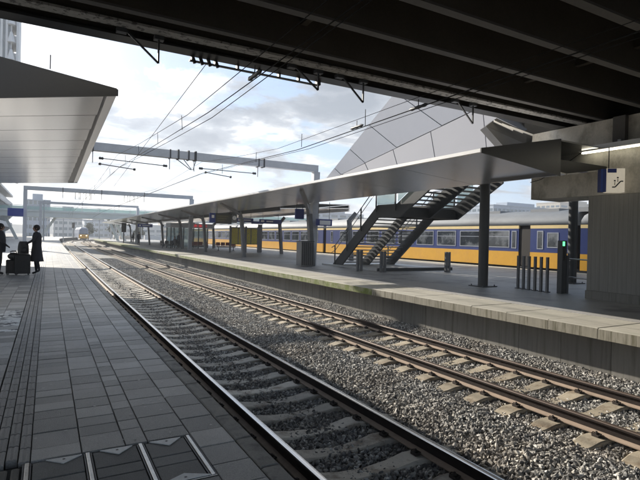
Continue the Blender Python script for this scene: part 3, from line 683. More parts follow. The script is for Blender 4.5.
# hanging signs
def hsign(x0, x1, z0, z1, t, lb, marks=()):
    v = thing('hanging_sign', lb, 'sign', ((x0+x1)/2, t, (z0+z1)/2)); w2, h2 = (x1-x0)/2, (z1-z0)/2
    MB().box(-w2, w2, -.06, .06, -h2, h2).build('panel', signb, v)
    for a in marks: MB().box(a[0]*w2, a[1]*w2, -.064, -.061, a[2]*h2, a[3]*h2).build('marking', white, v)
    for q in (-.7, .7): MB().tube([(q*w2, 0, h2), (q*w2, 0, 4.3-(z0+z1)/2)], .015, 6).build('hanger', steeld, v)
    return v
hsign(16.2, 18.3, 3.42, 3.80, 40, 'wide blue wayfinding sign hanging beyond the yellow timetables', ((-.9, -.6, -.3, .5), (-.4, .2, -.2, .3)))
hsign(14.4, 16.0, 3.5, 3.86, 41, 'narrow blue sign hanging directly above the yellow timetables', ((-.8, -.5, -.5, .5), (-.2, .7, -.2, .3)))
hsign(11.6, 12.1, 3.25, 3.80, 23.6, 'square blue sign hanging beside the leaning post by the cabinet')
hsign(13.1, 14.1, 2.95, 3.32, 24.0, 'blue and white wayfinding sign beside the foot of the stairs', ((-.6, .8, -.7, .6),))
hsign(5.9+3.6, 7.3+3.9, 3.1, 3.5, 62, 'blue sign hanging from the far part of the canopy', ((-.8, -.6, -.4, .4), (-.4, .6, -.2, .3)))
# timetable boards
for k, (x0, lb) in enumerate(((14.6, 'yellow timetable case, left of the pair under the blue signs'), (16.3, 'yellow timetable case, right of the pair under the blue signs'))):
    v = thing('timetable_case', lb, 'timetable', (x0, 43.0+k*1.2, PZ-.01))
    for q in (0, 1.5): MB().box(q-.07, q+.07, -.07, .07, 0, 2.45).build('post', postg, v)
    MB().box(.08, 1.42, -.05, .05, .75, 2.35).build('case', postg, v)
    for q in (.12, .78): MB().box(q, q+.58, -.056, -.051, .8, 2.25).build('poster', yposter, v)
v = thing('information_pillar', 'plain grey square pillar in front of the distant train', 'pillar', (18.1, 44.5, PZ-.01)); MB().box(-.17, .17, -.15, .15, 0, 2.7).build('body', postg, v); MB().box(-.9, .3, -.06, .06, 2.75, 3.0).build('name_panel', signb, v)
# benches
def bench(x, t, lb, m_):
    v = thing('bench', lb, 'bench', (x, t, PZ-.01))
    for k in range(4): MB().box(-1+.52*k, -.56+.52*k, -.22, .22, .42, .47).build('seat', m_, v); MB().box(-1+.52*k, -.56+.52*k, .2, .25, .5, .85).build('backrest', m_, v)
    MB().box(-1, 1, -.03, .03, .34, .41).build('beam', steeld, v)
    for q in (-.8, .8): MB().box(q-.04, q+.04, -.2, .2, 0, .05).build('foot', steeld, v); MB().box(q-.03, q+.03, -.03, .03, .05, .35).build('leg', steeld, v)
redw = mat('reddish_seat', (.22, .06, .045), .5)
bench(13.9, 51, 'reddish bench left of the yellow timetables', redw); bench(11.9, 55.5, 'dark bench on which a person sits in front of the shelter', steeld); bench(16.2, 49, 'reddish bench right beside the yellow timetables', redw)
# waiting shelter / kiosk with red letters
ks = thing('waiting_shelter', 'glass sided shelter with pale roof band and red lettering', 'shelter', (12.6, 57, PZ-.01))
MB().box(-.6, 4.4, -1.2, 1.2, 2.35, 2.85).build('roof', mat('shelter_white', (.5, .51, .52), .5), ks)
for q in (-.5, .9, 2.6, 4.3): 
    for d in (-1.1, 1.1): MB().box(q-.05, q+.05, d-.05, d+.05, 0, 2.35).build('post', steeld, ks)
gl2 = glass('shelter_glass', (.3, .38, .4), .05, .6)
for q0, q1 in ((-.45, .85), (.95, 2.55), (2.65, 4.25)): MB().box(q0, q1, 1.08, 1.095, .1, 2.3).build('glass_pane', gl2, ks)
for k in range(3):
    lt = MB(); x0 = 2.0+.55*k; lt.box(x0, x0+.4, -1.23, -1.205, 2.62, 2.70); lt.box(x0+.15, x0+.25, -1.225, -1.202, 2.45, 2.78); lt.box(x0, x0+.4, -1.228, -1.204, 2.47, 2.54); lt.build('red_letter', redm, ks)

# ------------------------------------------------------------------ train
def carriage(t0, t1, lb, wins, doors, parent_label=None):
    X = 24.42; W = 2.85; v = thing('railway_carriage', lb, 'train', (X, 0, 0), 0, 'carriages of the yellow and blue train')
    def side(z0, z1, m_, nm, inset=0):
        b = MB(); cuts = [t0]+[q for d in sorted(doors) for q in (d, d+.8)]+[t1]
        for a, c in zip(cuts[::2], cuts[1::2]): b.box(inset, .12, a, c, z0, z1)
        return b.build(nm, m_, v)
    side(.86, 1.72, yel, 'yellow_side'); side(1.722, 3.08, blu, 'blue_side', .002); side(3.082, 3.26, tcream, 'roof_stripe', -.006)
    MB().box(.125, W, t0, t1, .9, 3.25).build('body', mat('carriage_dark', (.02, .014, .01), .7), v)
    rg = []
    for t in (t0, t0+.25, t1-.25, t1):
        k = .0 if t in (t0, t1) else 1
        rg.append([(x, t, 3.262+z*(.8+.2*k)) for x, z in ((0, 0), (.05, .30), (.30, .62), (.80, .84), (W/2, .92), (W-.80, .84), (W-.3, .62), (W-.05, .3), (W, 0))])
    MB().loft(rg, True, True).build('roof', troof, v)
    for t in frange(t0+1.2, t1-1, 4.1): MB().box(.75, 2.1, t, t+1.3+rs.random(), 4.0, 4.24).build('roof_unit', troof, v)
    MB().box(.2, W-.2, t0+.4, t1-.4, .35, .855).build('underframe', black, v)
    for t in (t0+3, t1-3):
        for d in (-1.2, 1.2):
            wl = MB().tube([(.45, t+d, .46), (.6, t+d, .46)], .46, 20); wl.build('wheel', steeld, v)
    for (a, c, z0, z1) in wins:
        f_ = MB().slab(0, 1, 0, 1, 0, .01); 
        fr = MB(); fr.box(-.016, .0, a-.05, c+.05, z0-.05, z0); fr.box(-.016, .0, a-.05, c+.05, z1, z1+.05); fr.box(-.016, .0, a-.05, a, z0, z1); fr.box(-.016, .0, c, c+.05, z0, z1)
        wn = fr.build('window', wfr, v); MB().box(-.006, -.001, a, c, z0, z1).build('pane', wing, wn)
        if c-a > 1.2: MB().box(-.012, -.006, a, c, z1-.34, z1-.31).build('vent_bar', wfr, wn)
    for d in doors:
        MB().box(.05, .1, d-.02, d+.82, .9, 3.05).build('door', mat('doorway_shade', (.010, .007, .005), .7), v)  # near-black sheet stands for the shaded interior seen through the open doorway
        MB().box(-.03, .12, d, d+.8, .80, .86).build('door_step', steeld, v)
    return v
winsA = [(19.95-.0, 20.35, 1.95, 2.95)]
ws = [(22.65-.0, 24.1), (25.0, 26.0)]
base = [(20.05+.0, 21.9)]
wA = [(18.05-.0, 18.35, 1.95, 2.9), (17.1, 17.7, 2.05, 2.8), (19.85, 20.1, 1.95, 2.9)]
t = 20.35
for k in range(9):
    wA.append((t, t+1.75, 1.98, 2.92)); t += 2.22
wA.append((41.3, 41.6, 1.95, 2.9)); 
cA = carriage(16.4, 42.6, 'yellow and blue carriage behind the round columns, with an open door', wA, [18.85], None)
wB = [(44.3, 44.6, 1.95, 2.9)]; t = 46.4
for k in range(10): wB.append((t, t+1.75, 1.98, 2.92)); t += 2.22
carriage(43.2, 69.4, 'yellow and blue carriage beyond the foot of the stairs', wB, [45.0])
carriage(70.0, 96.2, 'farthest yellow and blue carriage behind the timetables', [(72+2.22*k, 73.75+2.22*k, 1.98, 2.92) for k in range(10)], [])
carriage(-10.4, 15.8, 'yellow and blue carriage mostly behind the dark concrete wall', [(-8+2.22*k, -6.25+2.22*k, 1.98, 2.92) for k in range(10)], [14.4])
text_mesh('2', .62, 'class_number', white, cA, (-.012, 21.98+.2, 2.72), (math.pi/2, 0, -math.pi/2)).location = (-.012, 22.32, 2.72)
for o in [x for x in C.objects if x.name.startswith('class_number')]: o.location = (-.012, 22.28, 2.70)
# ------------------------------------------------------------------ catenary portals
def portal(x0, x1, t, ztop, lb, dep=.37, posts=(True, True), pr=.17, drops=()):
    v = thing('catenary_portal', lb, 'catenary portal', (0, t, 0))
    MB().box(x0, x1, -.18, .18, ztop-dep, ztop).build('beam', steel, v)
    if posts[0]: MB().box(x0, x0+2*pr, -pr, pr, -.5, ztop-dep-.002).build('post', steel, v)
    if posts[1]: 
        MB().prism([(x1-.38, -pr, .5), (x1-.02, -pr, .5), (x1+.12, -pr, ztop-dep-.002), (x1-.26, -pr, ztop-dep-.002)], (0, 2*pr, 0)).build('post', steel, v)
    for x in drops:
        MB().box(x-.03, x+.03, -.2, .2, ztop-dep-.03, ztop+.03).build('clamp', steeld, v); MB().box(x-.02, x+.02, -.03, .03, ztop-dep-.55, ztop-dep-.03).build('drop_tube', steel, v)
    return v
p1 = portal(-2.5, 13.35, 24.5, 6.36, 'large steel catenary portal spanning the tracks just beyond the left canopy', drops=(1.75, 5.16, 6.35, 9.75), posts=(False, True))
for x in (5.55, 6.05, 6.4, 10.05): MB().box(x-.04, x+.04, -.2, .2, 5.95, 6.42).build('clamp', steeld, p1)
MB().box(-2.5, -2.15, -.17, .17, .5, 5.98).build('post', steel, p1)
for a, c in (((5.5, 0, 5.97), (6.2, 0, 5.5)), ((5.85, 0, 5.97), (6.25, 0, 5.5)), ((6.45, 0, 5.97), (6.3, 0, 5.5))): MB().tube([a, c], .02, 6).build('stay', steeld, p1)
def arm(x0, z0, x1, z1, lb, t=24.5):
    v = thing('registration_arm', lb, 'catenary arm', (0, t, 0))
    MB().tube([(x0, 0, z0), (x1, -.05, z1)], .022, 6).build('tube', steeld, v)
    for q, s_ in ((.0, .16), (.93, .16)):
        a = Vector((x0, 0, z0)).lerp(Vector((x1, -.05, z1)), q); c = Vector((x0, 0, z0)).lerp(Vector((x1, -.05, z1)), q+.07)
        MB().tube([a, a.lerp(c, .2), a.lerp(c, .5), a.lerp(c, .8), c], [.03, .07, .05, .07, .03], 8).build('insulator', steeld, v)
arm(2.0, 5.68, 5.05, 5.58, 'upper registration arm with insulators over the near track'); arm(2.0, 5.42, 3.6, 5.28, 'lower registration arm over the near track'); arm(6.6, 5.62, 9.65, 5.60, 'upper registration arm with insulators over the far track')
arm(6.9, 5.45, 8.3, 5.3, 'lower registration arm over the far track')
portal(-1.85, 12.9, 50, 6.25, 'second catenary portal beyond the first, with hanging loops', drops=(1.2, 4.4, 8.2), dep=.35, pr=.15)
v = thing('wire_loops', 'hanging wire loops under the second catenary portal', 'catenary fitting', (0, 50, 0))
for x in (2.2, 2.6, 3.1, 3.5, 6.4, 6.9, 7.3): 
    MB().tube([(x, 0, 5.9), (x, 0, 5.3), (x+.3, 0, 5.3), (x+.3, 0, 5.9)], .022, 5).build('loop', steeld, v)
portal(-1.0, 12.3, 80, 6.6, 'third catenary portal, thin, in front of the footbridge', dep=.33, drops=(4.5, 9.5))
portal(-1, 16, 150, 6.5, 'thin catenary portal seen below the footbridge', drops=(3, 7, 12)); portal(0, 22, 190, 6.9, 'thin catenary portal farthest away on the curve', drops=(5, 14))

# wires
def wire(pts, lb, r=.011, drop=None):
    r *= .72
    v = thing('overhead_wire', lb, 'overhead wire'); MB().tube(pts, r, 5).build('wire', lineg, v); return v
def zc(t): return 4.70+.62*min(max((t-10)/14.5, 0), 1)
w1 = wire([(2.83+off(t)+.12*math.sin(t/25*math.pi), t, 4.72 if t < 10 else zc(t)) for t in (-6, 2, 7, 10, 14, 19, 24.5, 37, 50, 65, 80, 110, 150)], 'contact wire over the near track', .010)
MB().tube([(2.87+off(t), t, z) for t, z in ((-6, 4.78), (7, 4.78), (10, 4.80), (24.5, 5.36), (50, 5.36), (80, 5.36), (150, 5.4))], .009, 5).build('wire', lineg, w1)
w2 = wire([(2.75+off(t), t, z) for t, z in ((-6, 4.95), (7, 4.98), (11.3, 5.0), (18, 5.4), (24.5, 5.9), (37, 5.5), (50, 5.95), (65, 5.55), (80, 6.1), (110, 5.7), (150, 6.2))], 'messenger wire above the near track contact wire', .010)
for t in (12, 15, 18.5, 22, 28, 33, 38, 43): MB().tube([(2.8+off(t), t, zc(t)), (2.78+off(t), t, zc(t)+.35)], .007, 4).build('dropper', lineg, w2)
wire([(2.67, 9.45, 5.62), (4.0+.0, 37.5, 5.46)], 'thin slanting feeder wire running from the bridge edge past the portal', .011)
w3 = wire([(6.6+off(t), t, z) for t, z in ((-6, 4.94), (3.6, 4.92), (8.2, 4.89), (12.6, 4.84), (24.5, 5.3), (50, 5.32), (80, 5.35), (150, 5.4))], 'contact wire over the rusty far track', .010)
MB().tube([(6.72+off(t), t, z) for t, z in ((-6, 5.08), (3.6, 5.05), (8.2, 5.02), (13.6, 4.97), (24.5, 5.38), (50, 5.4), (80, 5.42), (150, 5.45))], .012, 5).build('wire', lineg, w3)
w4 = wire([(6.7+off(t), t, z) for t, z in ((-6, 5.2), (3.6, 5.2), (8.2, 5.23), (15.1, 5.22), (20, 5.55), (24.5, 5.95), (37, 5.5), (50, 5.95), (80, 6.1), (150, 6.2))], 'messenger wire above the rusty far track', .009)
for t, z in ((9.9, .5), (13.3, .5), (17, .45), (21, .5)): MB().tube([(6.7, t, 5.0), (6.7, t, 5.0+.05+z*.7)], .010, 4).build('dropper', lineg, w4)
for x, t, z, lb in ((2.88, 7.45, 4.85, 'dark insulator on the near track wires just below the bridge edge'), (6.72, 10.3, 5.05, 'long clamp with upright pin on the far track wires'), (6.70, 7.95, 5.02, 'dark insulator on the far track wires in front of the clad building')):
    v = thing('wire_insulator', lb, 'insulator', (x, t, z)); MB().tube([(0, -.28, 0), (0, -.2, 0), (0, -.1, 0), (0, 0, 0), (0, .1, 0), (0, .2, 0), (0, .28, 0)], [.015, .04, .03, .04, .03, .04, .015], 8).build('body', steeld, v); MB().tube([(0, .0, 0), (0, 0, .16)], .01, 5).build('pin', steeld, v)

# ------------------------------------------------------------------ people
def skinfig(name, verts, edges, radii, m_, parent, sub=2, root=0):
    me = bpy.data.meshes.new(name); me.from_pydata(verts, edges, []); me.materials.append(m_)
    o = link(name, me, parent); md = o.modifiers.new('skin', 'SKIN'); sv = me.skin_vertices
    if not sv: 
        bm = bmesh.new(); bm.from_mesh(me); bm.verts.layers.skin.verify(); bm.to_mesh(me); bm.free(); sv = me.skin_vertices
    for i, r_ in enumerate(radii): sv[0].data[i].radius = r_ if isinstance(r_, tuple) else (r_, r_); sv[0].data[i].use_root = (i == root)
    md.use_smooth_shade = True; s_ = o.modifiers.new('sub', 'SUBSURF'); s_.levels = sub; s_.render_levels = sub
    return o
def blob(b, c, r, squash=(1, 1, 1), n=12, seed=0, top=1, bot=-1, fn=None):
    rings = []
    for i in range(9):
        ph = -math.pi/2+math.pi*i/8; ph = max(min(ph, math.pi/2-.05), -math.pi/2+.05)
        ring = []
        for k in range(n):
            a = 2*math.pi*k/n; p_ = Vector((math.cos(ph)*math.cos(a)*squash[0], math.cos(ph)*math.sin(a)*squash[1], math.sin(ph)*squash[2]))*r
            if fn: p_ = fn(p_)
            ring.append(Vector(c)+p_)
        rings.append(ring)
    b.loft(rings, True, True)
def head(parent, c, sc=1.0, hair=True, hat=False):
    def fn(p_):
        if p_.y > 0 and abs(p_.x) < .03 and -.03 < p_.z < .03: p_ = p_ + Vector((0, .02, 0))
        if p_.z < -.04: p_ = Vector((p_.x*.75, p_.y*.85+.012, p_.z))
        return p_
    b = MB(); blob(b, c, .105*sc, (.76, .92, 1.12), 14, fn=fn); hd = b.build('head', skinm, parent)
    e = MB()
    for d in (-1, 1): blob(e, (c[0]+d*.034*sc, c[1]+.09*sc, c[2]+.005), .012*sc, n=6)
    e.build('eyes', black, hd)
    m2 = MB(); m2.box(c[0]-.025, c[0]+.025, c[1]+.082*sc, c[1]+.094*sc, c[2]-.062*sc, c[2]-.052*sc); m2.build('mouth', redw, hd)
    er = MB()
    for d in (-1, 1): blob(er, (c[0]+d*.082*sc, c[1], c[2]), .02*sc, (.5, 1, 1.5), n=6)
    er.build('ears', skinm, hd)
    h_ = MB(); blob(h_, (c[0], c[1]-.018, c[2]+.03), .112*sc, (.86, .98, 1.0), 14); h_.build('hair', hairm, hd)
    if hat:
        h2 = MB(); blob(h2, (c[0], c[1]-.01, c[2]+.075), .128*sc, (.98, 1.08, .75), 14); h2.build('knit_hat', hairm, hd)
    return hd
def hand(V, E, Rr, i, p, d):
    d = Vector(d).normalized(); p = Vector(p); side = d.cross(Vector((0, 1, .3))).normalized()
    V.append(tuple(p+d*.05)); Rr.append((.03, .02)); pi = len(V)-1; E.append((i, pi))
    for k, ln in enumerate((.065, .078, .072, .055)):
        o_ = (k-1.5)*.018
        V.append(tuple(p+d*.09+side*o_)); Rr.append(.0095); E.append((pi, len(V)-1)); V.append(tuple(p+d*(.09+ln*.6)+side*o_*1.1+Vector((0, .012, 0)))); Rr.append(.008); E.append((len(V)-2, len(V)-1))
    V.append(tuple(p+d*.04+side*-.035+Vector((0, .01, 0)))); Rr.append(.010); E.append((pi, len(V)-1))
def person(lb, loc, rz, h=1.7, la=None, ra=None, lk=None, rk=None, lf=None, rf=None, coat=None, mbody=None, hat=False, seat=False, grp=None):
    v = thing('person', lb, 'person', loc, rz, grp); s_ = h/1.72; v.scale = (s_,)*3
    hip = .92 if not seat else .50; T_ = hip
    V = [(0, 0, T_), (0, 0, T_+.22), (0, 0, T_+.42), (0, .01, T_+.54), (0, .02, T_+.62)]
    Rr = [(.15, .11), (.135, .10), (.155, .11), (.06, .06), (.05, .05)]; E = [(0, 1), (1, 2), (2, 3), (3, 4)]
    for d, k_, f_ in ((-1, lk, lf), (1, rk, rf)):
        if seat: kn, ft = (d*.12, .42, .48), (d*.13, .42, .08)
        else: kn, ft = (d*.09, .02, .5), (d*.10, -.02, .08)
        kn = k_ or kn; ft = f_ or ft; b0 = len(V)
        V += [(d*.09, .0 if not seat else .06, T_-.06), kn, ft, (ft[0], ft[1]+.14, ft[2]-.04)]; Rr += [.085, .058, .042, (.04, .03)]
        E += [(0, b0), (b0, b0+1), (b0+1, b0+2), (b0+2, b0+3)]
    for d, pts in ((-1, la), (1, ra)):
        pts = pts or [(d*.25, -.02, T_+.20), (d*.24, .08, T_-.03)]; b0 = len(V)
        V += [(d*.19, 0, T_+.47), pts[0], pts[1]]; Rr += [.06, .045, .032]; E += [(2, b0), (b0, b0+1), (b0+1, b0+2)]
        hand(V, E, Rr, b0+2, pts[1], Vector(pts[1])-Vector(pts[0]))
    skinfig('body', V, E, Rr, mbody or coatm, v, 1)
    head(v, (0, .03, T_+.71), 1.0, hat=hat)
    hn = MB()
    if coat:
        rings = []
        for z, rx, ry, oy in coat:
            rings.append([(rx*math.cos(2*math.pi*k/18)*(1+.03*math.sin(k*2.3)), oy+ry*math.sin(2*math.pi*k/18), z) for k in range(18)])
        MB().loft(rings, True, True, True).build('coat', coatm, v)
    return v
coat_long = [(.47, .27, .21, -.02), (.62, .245, .19, -.01), (.85, .215, .165, 0), (1.02, .19, .145, 0), (1.2, .205, .15, 0), (1.36, .225, .145, 0), (1.44, .17, .12, 0), (1.50, .09, .09, .01)]
person('woman in a long dark coat resting one hand on her luggage', (-.30, 19.85, PZ), R(100), 1.70, la=[(-.22, .2, 1.18), (-.12, .42, 1.06)], lk=(-.06, -.02, .47), lf=(.02, -.10, .13), coat=coat_long, hat=False)
coat_short = [(.78, .20, .17, 0), (.95, .21, .18, 0), (1.2, .225, .175, 0), (1.36, .235, .16, 0), (1.44, .17, .12, 0), (1.50, .10, .10, .01)]
person('man in a black jacket at the left edge facing the woman', (-1.40, 20.0, PZ), R(-82), 1.72, ra=[(.25, .04, 1.14), (.09, .2, 1.0)], la=[(-.25, .04, 1.14), (-.08, .2, 1.01)], coat=coat_short)
def suitcase(loc, rz, w_, h_, lb, d_=.26):
    v = thing('suitcase', lb, 'suitcase', loc, rz)
    b = MB(); b.slab(-w_/2, w_/2, -d_/2, d_/2, .05, h_, .03); b.build('shell', black, v)
    for k in range(5): MB().slab(-w_/2+.05+k*(w_-.1)/4-.012, -w_/2+.05+k*(w_-.1)/4+.012, -d_/2-.006, d_/2+.006, .09, h_-.05, .004).build('rib', black, v)
    for sx in (-1, 1):
        for sy in (-1, 1): MB().tube([(sx*w_*.4-.012, sy*d_*.36, .028), (sx*w_*.4+.012, sy*d_*.36, .028)], .027, 10).build('wheel', steeld, v)
    for sx in (-1, 1): MB().tube([(sx*.09, .08, h_-.01), (sx*.09, .08, h_+.28)], .008, 6).build('handle_bar', hr, v)
    MB().tube([(-.10, .08, h_+.28), (.10, .08, h_+.28)], .014, 6).build('handle', black, v)
    return v
suitcase((-.72, 19.75, PZ), R(8), .46, .72, 'large black suitcase beside the woman in the long coat')
suitcase((-1.02, 19.95, PZ), R(-12), .34, .52, 'smaller black suitcase between the man and the large suitcase', .22)
v = thing('backpack', 'black backpack resting upright on top of the large suitcase', 'backpack', (-.70, 19.72, PZ+.73), R(8))
b = MB(); b.loft([[((.17-.06*(i/6)**3)*math.cos(2*math.pi*k/16), (.13-.04*(i/6)**3)*math.sin(2*math.pi*k/16), z) for k in range(16)] for i, z in enumerate((0, .05, .15, .25, .33, .39, .43))]); b.build('bag', black, v)
b = MB(); blob(b, (0, -.13, .13), .1, (1, .5, 1), 10); b.build('pocket', black, v)
v = thing('travel_bag', 'soft black bag leaning on top of the smaller suitcase', 'bag', (-.98, 19.85, PZ+.53), R(-12)); b = MB(); blob(b, (0, 0, .11), .17, (1.15, .8, .75), 14); b.build('bag', black, v); MB().tube([(-.1, 0, .2), (-.06, 0, .3), (.06, 0, .3), (.1, 0, .2)], .012, 6).build('strap', black, v)
cs = [(.40, .2, .19, .03), (.6, .2, .16, .0), (.8, .21, .15, 0), (.95, .22, .14, 0), (1.02, .16, .11, 0), (1.08, .09, .09, .01)]
v = thing('bench', 'low pale bench far down the near platform', 'bench', (-3.6, 44, PZ)); MB().box(-.9, .9, -.25, .25, .38, .46).build('seat', steel, v)
for q in (-.7, .7): MB().box(q-.06, q+.06, -.2, .2, 0, .38).build('leg', steeld, v)
person('dark seated figure on the low bench behind the suitcases', (-3.6, 44, PZ-.02), R(-80), 1.7, seat=True, coat=cs)
person('person in dark clothes sitting on the bench in front of the shelter', (12.4, 55.3, PZ), R(150), 1.7, seat=True, coat=cs)
person('person in dark jacket standing inside the shelter', (13.3, 57.1, PZ), R(170), 1.75, coat=coat_short)
person('distant person in black walking on the opposite platform', (10.9, 70, PZ), R(200), 1.75, coat=coat_short)
person('distant person beside the far canopy posts', (12.8, 88, PZ), R(120), 1.75, coat=coat_short)

# ------------------------------------------------------------------ far left: station building
white2 = mat('building_white', (.55, .56, .57), .55, var=.1, scale=.3, fine=3)
bglass = mat('building_glass', (.10, .14, .17), .15, 0, var=.4, scale=.15, fine=1, spec=.8)
lb_ = thing('station_building', 'white station building with stacked curved balconies beyond the near platform', 'building')
for k in range(46):
    pass
ZB = (3.4, 6.3, 9.2); BX = -3.0
MB().box(-22, -7.6+BX, 66, 170, .5, 12.2).build('wall', white2, lb_)
for z in ZB:
    MB().box(-7.6+BX, -6.0+BX, 66, 170, z, z+.22).build('balcony_slab', white2, lb_); MB().box(-6.08+BX, -5.95+BX, 66, 170, z+.23, z+1.25).build('balustrade', white2, lb_)
    for t in frange(68, 168, 6):
        MB().prism([(-7.6+BX, t, z-.01), (-6.1+BX, t, z-.01), (-6.3+BX, t, z-.35), (-6.9+BX, t, z-.9), (-7.6+BX, t, z-1.2)], (0, .4, 0)).build('bracket', white2, lb_)
    for t in frange(67, 163, 6): MB().box(-7.61+BX, -7.56+BX, t+.6, t+5.2, z+.3, z+2.0).build('window', bglass, lb_)
for t in frange(67, 163, 6): MB().box(-7.61+BX, -7.56+BX, t+.6, t+5.2, 1.0, 2.6).build('window', bglass, lb_)
MB().box(-22, -5.9+BX, 65.5, 171, 12.21, 12.7).build('roof', white2, lb_)
# tall block over the left canopy
tb = thing('tower_block', 'tall white ribbed facade visible between the bridge and the left canopy', 'building')
MB().box(-10.2, -7.0, 120, 128, 12.85, 58).build('wall', white2, tb)
for x in (-9.9, -9.0, -8.1): MB().box(x, x+.4, 119.5, 120, 12.85, 58).build('fin', white2, tb); MB().box(x+.4, x+.85, 119.9, 119.99, 13.5, 57).build('window', bglass, tb)
for z in frange(16, 56, 3.6):
    MB().prism([(-7.5, 120, z), (-6.2, 120, z), (-6.2, 120, z+1.5), (-7.5, 120, z+1.5)], (0, 6, 0)).build('balcony', white2, tb)
    MB().tube([(-7.1, 119.6, z+2.0), (-7.1, 119.6, z-.1)], [.25, .75], 12).build('bracket', white2, tb)
MB().box(-6.2, -5.75, 119.4, 128, 12.85, 58).build('edge_column', white2, tb)

# ------------------------------------------------------------------ footbridge in the distance
fb = thing('footbridge', 'pale footbridge with glass railing crossing over the tracks in the distance', 'footbridge', (0, 110, 0))
fc_ = mat('footbridge_pale', (.62, .65, .63), .6, var=.1, scale=.4)
MB().box(-18, 60, -1.8, 1.8, 5.1, 6.25).build('deck', fc_, fb); MB().box(-18, 60, -1.95, -1.85, 6.1, 6.45).build('kerb', fc_, fb)
gl3 = glass('footbridge_glass', (.45, .6, .58), .1, .35)
for x in frange(-18, 57, 3.0): MB().box(x+.05, x+2.95, -1.9, -1.88, 6.46, 7.1).build('glass_panel', gl3, fb); MB().box(x-.04, x+.04, -1.93, -1.85, 6.46, 7.2).build('post', steel, fb)
MB().box(-18, 60, -1.95, -1.83, 7.2, 7.28).build('handrail', steel, fb)
for a, c in (((-2.0, 0, -.3), (1.4, 0, 5.1)), ((-4.5, 0, -.3), (-7, 0, 5.1)), ((13.4, -.6, -.3), (11.0, -.6, 5.1)), ((15.0, .6, -.3), (12.2, .6, 5.1)), ((30, 0, -.3), (27.5, 0, 5.1)), ((31, 0, -.3), (33.5, 0, 5.1))): MB().bar(a, c, .5, .5).build('strut', fc_, fb)

# signals, far train, poles
def signal(x, t, z, lb):
    v = thing('signal', lb, 'railway signal', (x, t, 0)); MB().tube([(0, 0, -.4), (0, 0, z-.2)], .08, 8).build('mast', steeld, v); MB().box(-.35, .35, -.12, .12, z-.5, z+1.0).build('head', black, v)
    MB().tube([(0, -.13, z+.6), (0, -.2, z+.6)], .12, 10).build('lens', steeld, v)
signal(10.9, 85, 3.0, 'tall dark railway signal beside the end of the opposite platform'); signal(6.3, 150, 4.0, 'dark railway signal in the middle of the far tracks')
v = thing('train_front', 'distant yellow train with rounded dark front approaching on the curve', 'train', (10.2, 172, 0))
b = MB(); rg = []
for yy, sx, sz in ((0, .80, .86), (.5, .95, .96), (1.4, 1, 1), (26, 1, 1)): rg.append([(x*sx, yy, .5+z*sz) for x, z in ((-1.4, 0), (1.4, 0), (1.45, 1.6), (1.3, 2.9), (.8, 3.5), (-.8, 3.5), (-1.3, 2.9), (-1.45, 1.6))])
b.loft(rg, True, False); b.build('body', mat('train_grey_blue', (.16, .19, .26), .5), v)
MB().box(-1.38, 1.38, -.10, -.01, .5, 1.75).build('nose', yel, v)
MB().prism([(-1.1, -.02, 1.8), (1.1, -.02, 1.8), (.85, .25, 3.3), (-.85, .25, 3.3)], (0, -.06, 0)).build('windscreen', wing, v)
for d in (-.8, .8): MB().tube([(d, -.11, 1.35), (d, -.16, 1.35)], .14, 10).build('headlight', mat('headlight', (.9, .9, .8), .3, emit=(1, 1, .85), estr=1.5), v)
MB().box(-1.0, 1.0, .0, 1, .1, .48).build('coupler_skirt', black, v)
rs2 = random.Random(9)
for k in range(9):
    x, t = [(-.5, 100), (3.5, 135), (-1.2, 130), (12, 140), (16, 125), (2, 170), (18, 160), (8, 185), (24, 150)][k]
    v = thing('mast', ['slim pole at the far left platform edge', 'slim pole in the far yard near the curve', 'slim pole left of the far yard', 'slim pole by the far signal', 'slim pole behind the V strut', 'slim pole deep in the yard', 'slim pole right of the yard', 'farthest slim pole on the curve', 'slim pole far right of the yard'][k], 'pole', (x, t, 0)); MB().tube([(0, 0, -.5), (0, 0, 7+rs2.random()*2)], [.12, .08], 8).build('shaft', steel, v); MB().bar((-.8, 0, 6), (.8, 0, 6), .06, .06).build('cross_arm', steel, v)

# ------------------------------------------------------------------ distant city
def block(x, t, w_, d_, h_, m_, lb, fl=3.2, cols_=6, rz=0):
    v = thing('office_block', lb, 'building', (x, t, -.9), rz); MB().box(0, w_, 0, d_, 0, h_).build('wall', m_, v)
    b = MB(); nf = int(h_/fl); cw_ = w_/cols_
    for i in range(nf):
        for j in range(cols_): b.box(j*cw_+cw_*.15, (j+1)*cw_-cw_*.15, -.06, .0, i*fl+1.2, i*fl+2.7)
        nd = max(2, int(d_/4))
        for j in range(nd): b.box(-.06, 0, j*d_/nd+.6, (j+1)*d_/nd-.6, i*fl+1.2, i*fl+2.7); b.box(w_, w_+.06, j*d_/nd+.6, (j+1)*d_/nd-.6, i*fl+1.2, i*fl+2.7)
    o = b.build('window', bglass, v); stuff(o)
    MB().box(w_*.3, w_*.7, d_*.3, d_*.7, h_, h_+2.5).build('roof_plant', m_, v); MB().box(-.2, w_+.2, -.2, d_+.2, h_-.4, h_+.01).build('cornice', m_, v)
cA_ = mat('block_bluegrey', (.32, .37, .44), .6, var=.1, scale=.1); cB_ = mat('block_pale', (.55, .55, .54), .6, var=.1, scale=.1); cC_ = mat('block_tan', (.45, .40, .33), .7, var=.1, scale=.1)
block(-8, 225, 9, 14, 16, cA_, 'blue grey office block far down the line at the left'); block(3, 300, 14, 14, 15, cB_, 'pale office block straight down the line'); block(20, 330, 16, 14, 11, cA_, 'low blue grey office block right of the line'); block(38, 320, 26, 16, 9, cB_, 'long low pale block behind the footbridge strut')
